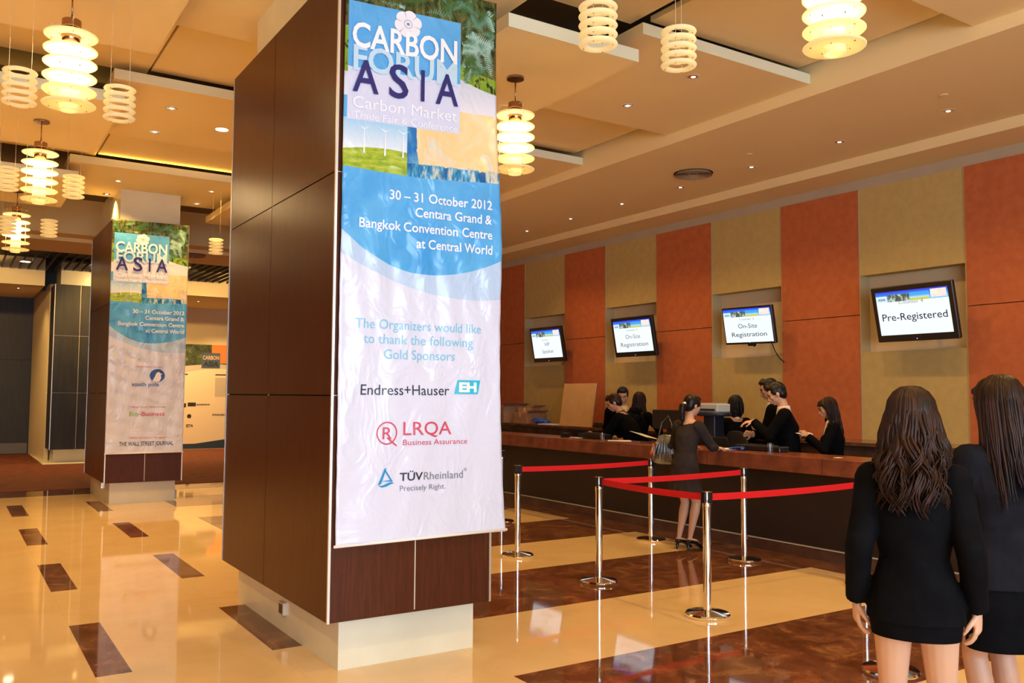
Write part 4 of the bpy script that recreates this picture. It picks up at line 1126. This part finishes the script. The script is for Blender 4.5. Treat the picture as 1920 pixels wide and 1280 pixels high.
        fs.append(tuple(range(n))); fs.append(tuple(rings*n+q for q in range(n))[::-1])
        j.add(vs,fs)
        j.skin('dress', suit, r, .0075, 2)
    # ---- hair
    h = MB()
    def HE(c,rr): h.ell(V(*c),[q*s for q in rr],M=HM)
    lng = hair in ('bob','wavy','straight','longwavy')
    HE((0,-.022,.035),(.084,.092,.094)); HE((0,.012,.078),(.066,.080,.045)); HE((0,-.045,-.01),(.074,.060,.075))
    if hair == 'short':
        HE((0,.052,.090),(.055,.042,.028)); HE((-.068,.01,.035),(.016,.045,.045)); HE((.068,.01,.035),(.016,.045,.045))
        rr_ = random.Random(3)
        for q in range(26):
            a = rr_.uniform(-1.3,1.3); e1 = rr_.uniform(.5,1.4)
            p = Vector((.07*math.sin(a)*math.cos(e1)*1.1,.085*math.cos(a)*math.cos(e1)+.01,.095*math.sin(e1)+.02))
            h.tube([V(*p),V(*(p*1.10+Vector((0,.018,.012))))],[.013*s,.004*s],n=6)
        h.skin('hair', hm, r, .007, 2)
    elif hair == 'ponytail':
        HE((0,.045,.088),(.060,.050,.032)); HE((-.070,.012,.03),(.014,.050,.050)); HE((.070,.012,.03),(.014,.050,.050))
        h.tube([V(0,-.095,.0),V(0,-.135,-.03),V(0,-.13,-.10),V(0,-.10,-.19),V(.0,-.10,-.24)],[.02*s,.036*s,.040*s,.03*s,.010*s],n=14)
        h.skin('hair', hm, r, .007, 3)
        m = MB(); m.tube([V(0,-.098,-.002),V(0,-.112,-.012)],[.026*s,.026*s],n=12).build('hair_tie', M_shirtW, r, True)
    else:
        L = {'bob':.16,'wavy':.36,'straight':.44,'longwavy':.40}[hair]
        rd = random.Random(11 if hair=='wavy' else 5)
        # solid under-volume
        drop = V(0,-.02,0)
        def down(p,t): # p head-local start below widest, falls along world z, pushed behind the back
            return p
        base = MB(); base.v = list(h.v); base.f = list(h.f); base.mi = [0]*len(h.f)
        q0 = V(0,-.045,.0); pts = [q0]; ras = [.078*s]; rbs = [.055*s]
        nseg = 6
        for i in range(1,nseg+1):
            t = i/nseg; z = q0.z-L*1.0*t
            yb_ = q0.y-.020*t*(1 if L>.2 else .2); 
            pts.append(Vector((q0.x,yb_,z))); wd = .080+(.035 if L>.2 else .010)*math.sin(min(t*1.4,1)*PI*.6)
            wd *= 1.2 if hair=='bob' else 1; ras.append(wd*s*(1-.35*max(0,t-.6)/.4)); rbs.append((.058-.020*t)*s)
        base.tube(pts,ras,rbs,n=20)
        base.tube([V(0,.03,.10),V(-.060,.045,.06),V(-.078,.02,.0),V(-.080,-.01,-.09)],[.022*s,.022*s,.020*s,.02*s],n=10)
        base.tube([V(0,.03,.10),V(.060,.045,.06),V(.078,.02,.0),V(.080,-.01,-.09)],[.022*s,.022*s,.020*s,.02*s],n=10)
        if hair in ('straight','longwavy','bob'): base.tube([V(-.05,.078,.055),V(0,.092,.06),V(.05,.078,.055)],[.014*s,.016*s,.014*s],[.02*s]*3,n=8)
        ho = base.skin('hair', hm, r, .008, 3)
        st_ = MB(); NS = {'bob':72,'wavy':264,'straight':192,'longwavy':108}[hair]
        amp0 = {'bob':.004,'wavy':.024,'straight':.004,'longwavy':.017}[hair]; spread = {'bob':1.22,'wavy':1.36,'straight':1.12,'longwavy':1.15}[hair]
        per = 6
        for lk in range(NS//per):
            a0 = -1.95+3.9*(lk+rd.uniform(.1,.9))/(NS//per); ph0 = rd.uniform(0,6.28); fq0 = rd.uniform(1.3,2.3); am0 = amp0*rd.uniform(.6,1.5)
            Ls0 = L*rd.uniform(.80,1.10); dirx = rd.uniform(0,6.28); push = rd.uniform(0,.016)
            for q in range(per):
                a = a0+rd.uniform(-.13,.13); sx, cx = math.sin(a), -math.cos(a)
                path = [V(.012*sx,-.01+.02*cx,.128)]
                for e1 in (1.15,.8,.4,0.0): path.append(V(.089*sx*math.cos(e1), -.02+.098*cx*math.cos(e1), .035+.097*math.sin(e1)))
                st0 = path[-1]; Ls = Ls0*rd.uniform(.93,1.04); K = 16; ph = ph0+rd.uniform(-.35,.35)
                bx_, by_ = st0.x-hc.x, st0.y-hc.y; jx, jy = rd.uniform(-.006,.006), rd.uniform(-.006,.006)
                for i in range(1,K+1):
                    t = i/K; tz = st0.z-Ls*t
                    w1 = 1+(spread-1)*math.sin(min(t*1.25,1)*PI*.62); am = am0*min(t*1.7,1)**1.3
                    wv_ = math.sin(ph+fq0*2*PI*t**1.15); wc_ = math.cos(ph+fq0*2*PI*t**1.15)
                    conv = 1-.45*max(0,(t-.6)/.4)
                    px = hc.x+bx_*w1*(1-.10*t) + am*(math.cos(dirx)*wv_+.5*math.sin(dirx)*wc_) + jx*conv
                    py = hc.y+by_*(1+.15*t)-push*t + am*(.8*wc_) + jy*conv - (.050*t if L>.2 else 0)
                    path.append(Vector((px,py,tz)))
                m_ = len(path); r0 = rd.uniform(.0045,.0085)*s
                st_.tube(path,[r0*(.6+.4*min(i/4,1))*(1-.8*max(0,(i/(m_-1)-.5)/.5)) for i in range(m_)],n=5)
        st_.build('hair_strands', hm, r, True)
    return r
D_ = math.radians
# foreground women
pw = person('woman in black jacket and mini skirt with long wavy brown hair, back to camera', (3.157,2.023,0), D_(58), 1.615, lean=.03, hpit=.02, heel=.06, outfit='skirtsuit', hair='wavy', hm=M_hairR, voxel=.006,
       skin=M_skin2, hem=.742, hand_l=(-.212,.035,.850), hand_r=(.212,.035,.850), el_l=(-.15,-1,0), el_r=(.15,-1,0), hd_l=(-.02,.14,-1), hd_r=(.02,.14,-1), pn_l=(1,.3,.1), pn_r=(-1,.3,.1), feet=((-.10,0),(.10,0)), face=True, bulk=1.0)
person('woman in charcoal jacket with long straight dark hair, right edge of photo', (3.95,2.11,0), D_(26), 1.68, lean=.0, hpit=-.02, hyaw=D_(-6), heel=.055, outfit='skirtsuit', hair='straight', hm=M_hairR, voxel=.007,
       suit=M_suit2, skin=M_skin, hem=.56, hand_l=(-.10,.26,1.12), hand_r=(.12,.28,1.12), el_l=(-.5,-.6,-.6), el_r=(.5,-.6,-.6), feet=((-.06,0),(.07,.03)), face=True)
# woman at the counter
person('woman with black ponytail in a charcoal dress and heels, standing at the counter', (6.78,7.02,0), D_(84), 1.60, lean=.20, hpit=.22, hyaw=D_(12), heel=.07, outfit='dress', hair='ponytail', hm=M_hairB, voxel=.007,
       suit=M_dress, skin=M_skin2, hem=.60, sleeve=.72, hand_r=(.10,.42,1.085), hand_l=(-.18,.36,1.08), el_r=(.6,-.3,-.6), el_l=(-.6,-.3,-.6), hd_r=(0,1,-.08), pn_r=(0,-.1,-1), hd_l=(0,1,-.06), pn_l=(0,-.1,-1), feet=((-.065,-.02),(.045,.03)), curl=.3)
# staff
person('bent young man with dark hair and black suit leaning on the counter', (8.34,9.62,0), D_(-30), 1.75, fem=False, lean=.55, hpit=.50, hyaw=D_(-14), outfit='suit', hair='short', hm=M_hairR, shirt=M_shirtB,
       hand_l=(-.10,.62,1.10), hand_r=(.42,.30,1.08), el_l=(-.5,-.3,-.8), el_r=(.9,-.2,.2), feet=((-.12,-.05),(.12,-.1)))
person('young man in white and yellow shirt under a dark jacket, facing the lobby', (8.72,10.38,0), D_(212), 1.79, fem=False, lean=.12, hpit=.32, hyaw=D_(10), outfit='suit', hair='short', shk=1.9, shirt=M_shirtY, hand_l=(-.14,.20,1.02), hand_r=(.14,.20,1.02), el_l=(-.4,-.9,-.3), el_r=(.4,-.9,-.3))
person('woman with long brown hair behind the young man in the yellow shirt', (9.03,10.36,0), D_(60), 1.70, hair='longwavy', hm=M_hairR, outfit='suit', hpit=.2, lean=.05, hand_r=(.20,.30,1.28), el_r=(.5,-.3,-.8), hand_l=(-.12,.35,1.15), el_l=(-.6,-.2,-.6), voxel=.009)
person('woman with a black bob and black jacket, seen from behind at the back', (8.93,8.27,0), D_(25), 1.655, hair='bob', outfit='suit', hpit=.1, hand_l=(-.15,.35,1.1), hand_r=(.15,.35,1.1), voxel=.009)
person('tall man turned sideways, half hidden behind the man in the black suit', (9.0,7.66,0), D_(-38), 1.88, fem=False, hair='short', outfit='suit', hpit=.22, lean=.06, hand_l=(-.12,.38,1.15), hand_r=(.12,.38,1.15), voxel=.009)
person('man in black suit in profile raising his hand, tallest behind the counter', (8.42,6.97,0), D_(-40), 1.83, fem=False, hair='short', outfit='suit', hpit=.42, lean=.12, skin=M_skin2,
       hand_l=(-.13,.40,1.36), el_l=(-.5,-.2,-.8), hand_r=(.10,.42,1.20), el_r=(.6,-.3,-.6), hd_l=(.0,1,-.12), pn_l=(.2,-.1,-1), shirt=M_shirtW)
person('woman with long wavy dark hair in a black jacket reading papers', (8.72,6.56,0), D_(-42), 1.64, hair='longwavy', hm=M_hairR, outfit='suit', hpit=.3, lean=.05, hand_l=(-.10,.30,1.20), hand_r=(.10,.30,1.17), el_l=(-.5,-.3,-.8), el_r=(.5,-.3,-.8), voxel=.009)
# papers in her hands, held things
papers(8.47,6.84,1.235,'white papers held by the woman with long wavy hair',.4,.20,.27,2).rotation_euler = (.25,-.2,.7)
papers(8.22,7.27,1.25,'dark rimmed paper held by the man in the black suit',.4,.12,.16,1).rotation_euler = (.5,.3,.7)
papers(8.30,9.42,1.10,'white papers under the arm of the bent man',.4,.25,.32,3).rotation_euler = (.25,.12,.3)
# handbag on the woman's left side
hb = empty('handbag',(6.86,7.40,.93),'shiny metallic grey handbag hanging from the ponytail woman\'s shoulder','handbag', rz=D_(-58))
M_bag = noisy('pewter_leather',(.16,.19,.22),(.34,.38,.42),6,.22,stretch=(8,8,.6),metal=.75)
m = MB(); m.tube([(0,0,0),(0,0,.08),(0,0,.18),(0,0,.27)],[.17,.165,.13,.085],[.055,.07,.055,.02],n=24)
m.skin('bag_body', M_bag, hb, .007, 3)
m = MB()
for q in range(7):
    xx = -.09+.03*q; m.tube([(xx*1.35,-.060,.02),(xx*1.2,-.078,.10),(xx*.8,-.05,.22)],[.006,.009,.005],n=6); 
m.build('bag_pleats', M_bag, hb, True)
MB().tube([(-.09,0,.25),(-.05,.01,.42),(.02,.03,.50),(.06,.01,.42),(.09,0,.25)],[.008]*5,n=8).build('bag_strap', M_bag, hb, True)
m = MB()
for q in range(3): torus(m,.018,.004,0,None,20,6,(-.12+.02*q,-.05))
m.v = [(v[0],v[1]-.02,v[2]+.2-.05*abs(v[0]+.1)*10) for v in m.v]
m.build('bag_rings', pbr('gold_metal',(.75,.40,.15),.2,1), hb, True)
m = MB(); m.tube([(-.13,-.06,.18),(-.15,-.07,.08)],[.01,.02],n=8).tube([(-.12,-.07,.17),(-.12,-.08,.06)],[.008,.014],n=8)
m.build('bag_tassel', pbr('copper_leather',(.45,.16,.06),.3,.5), hb, True)
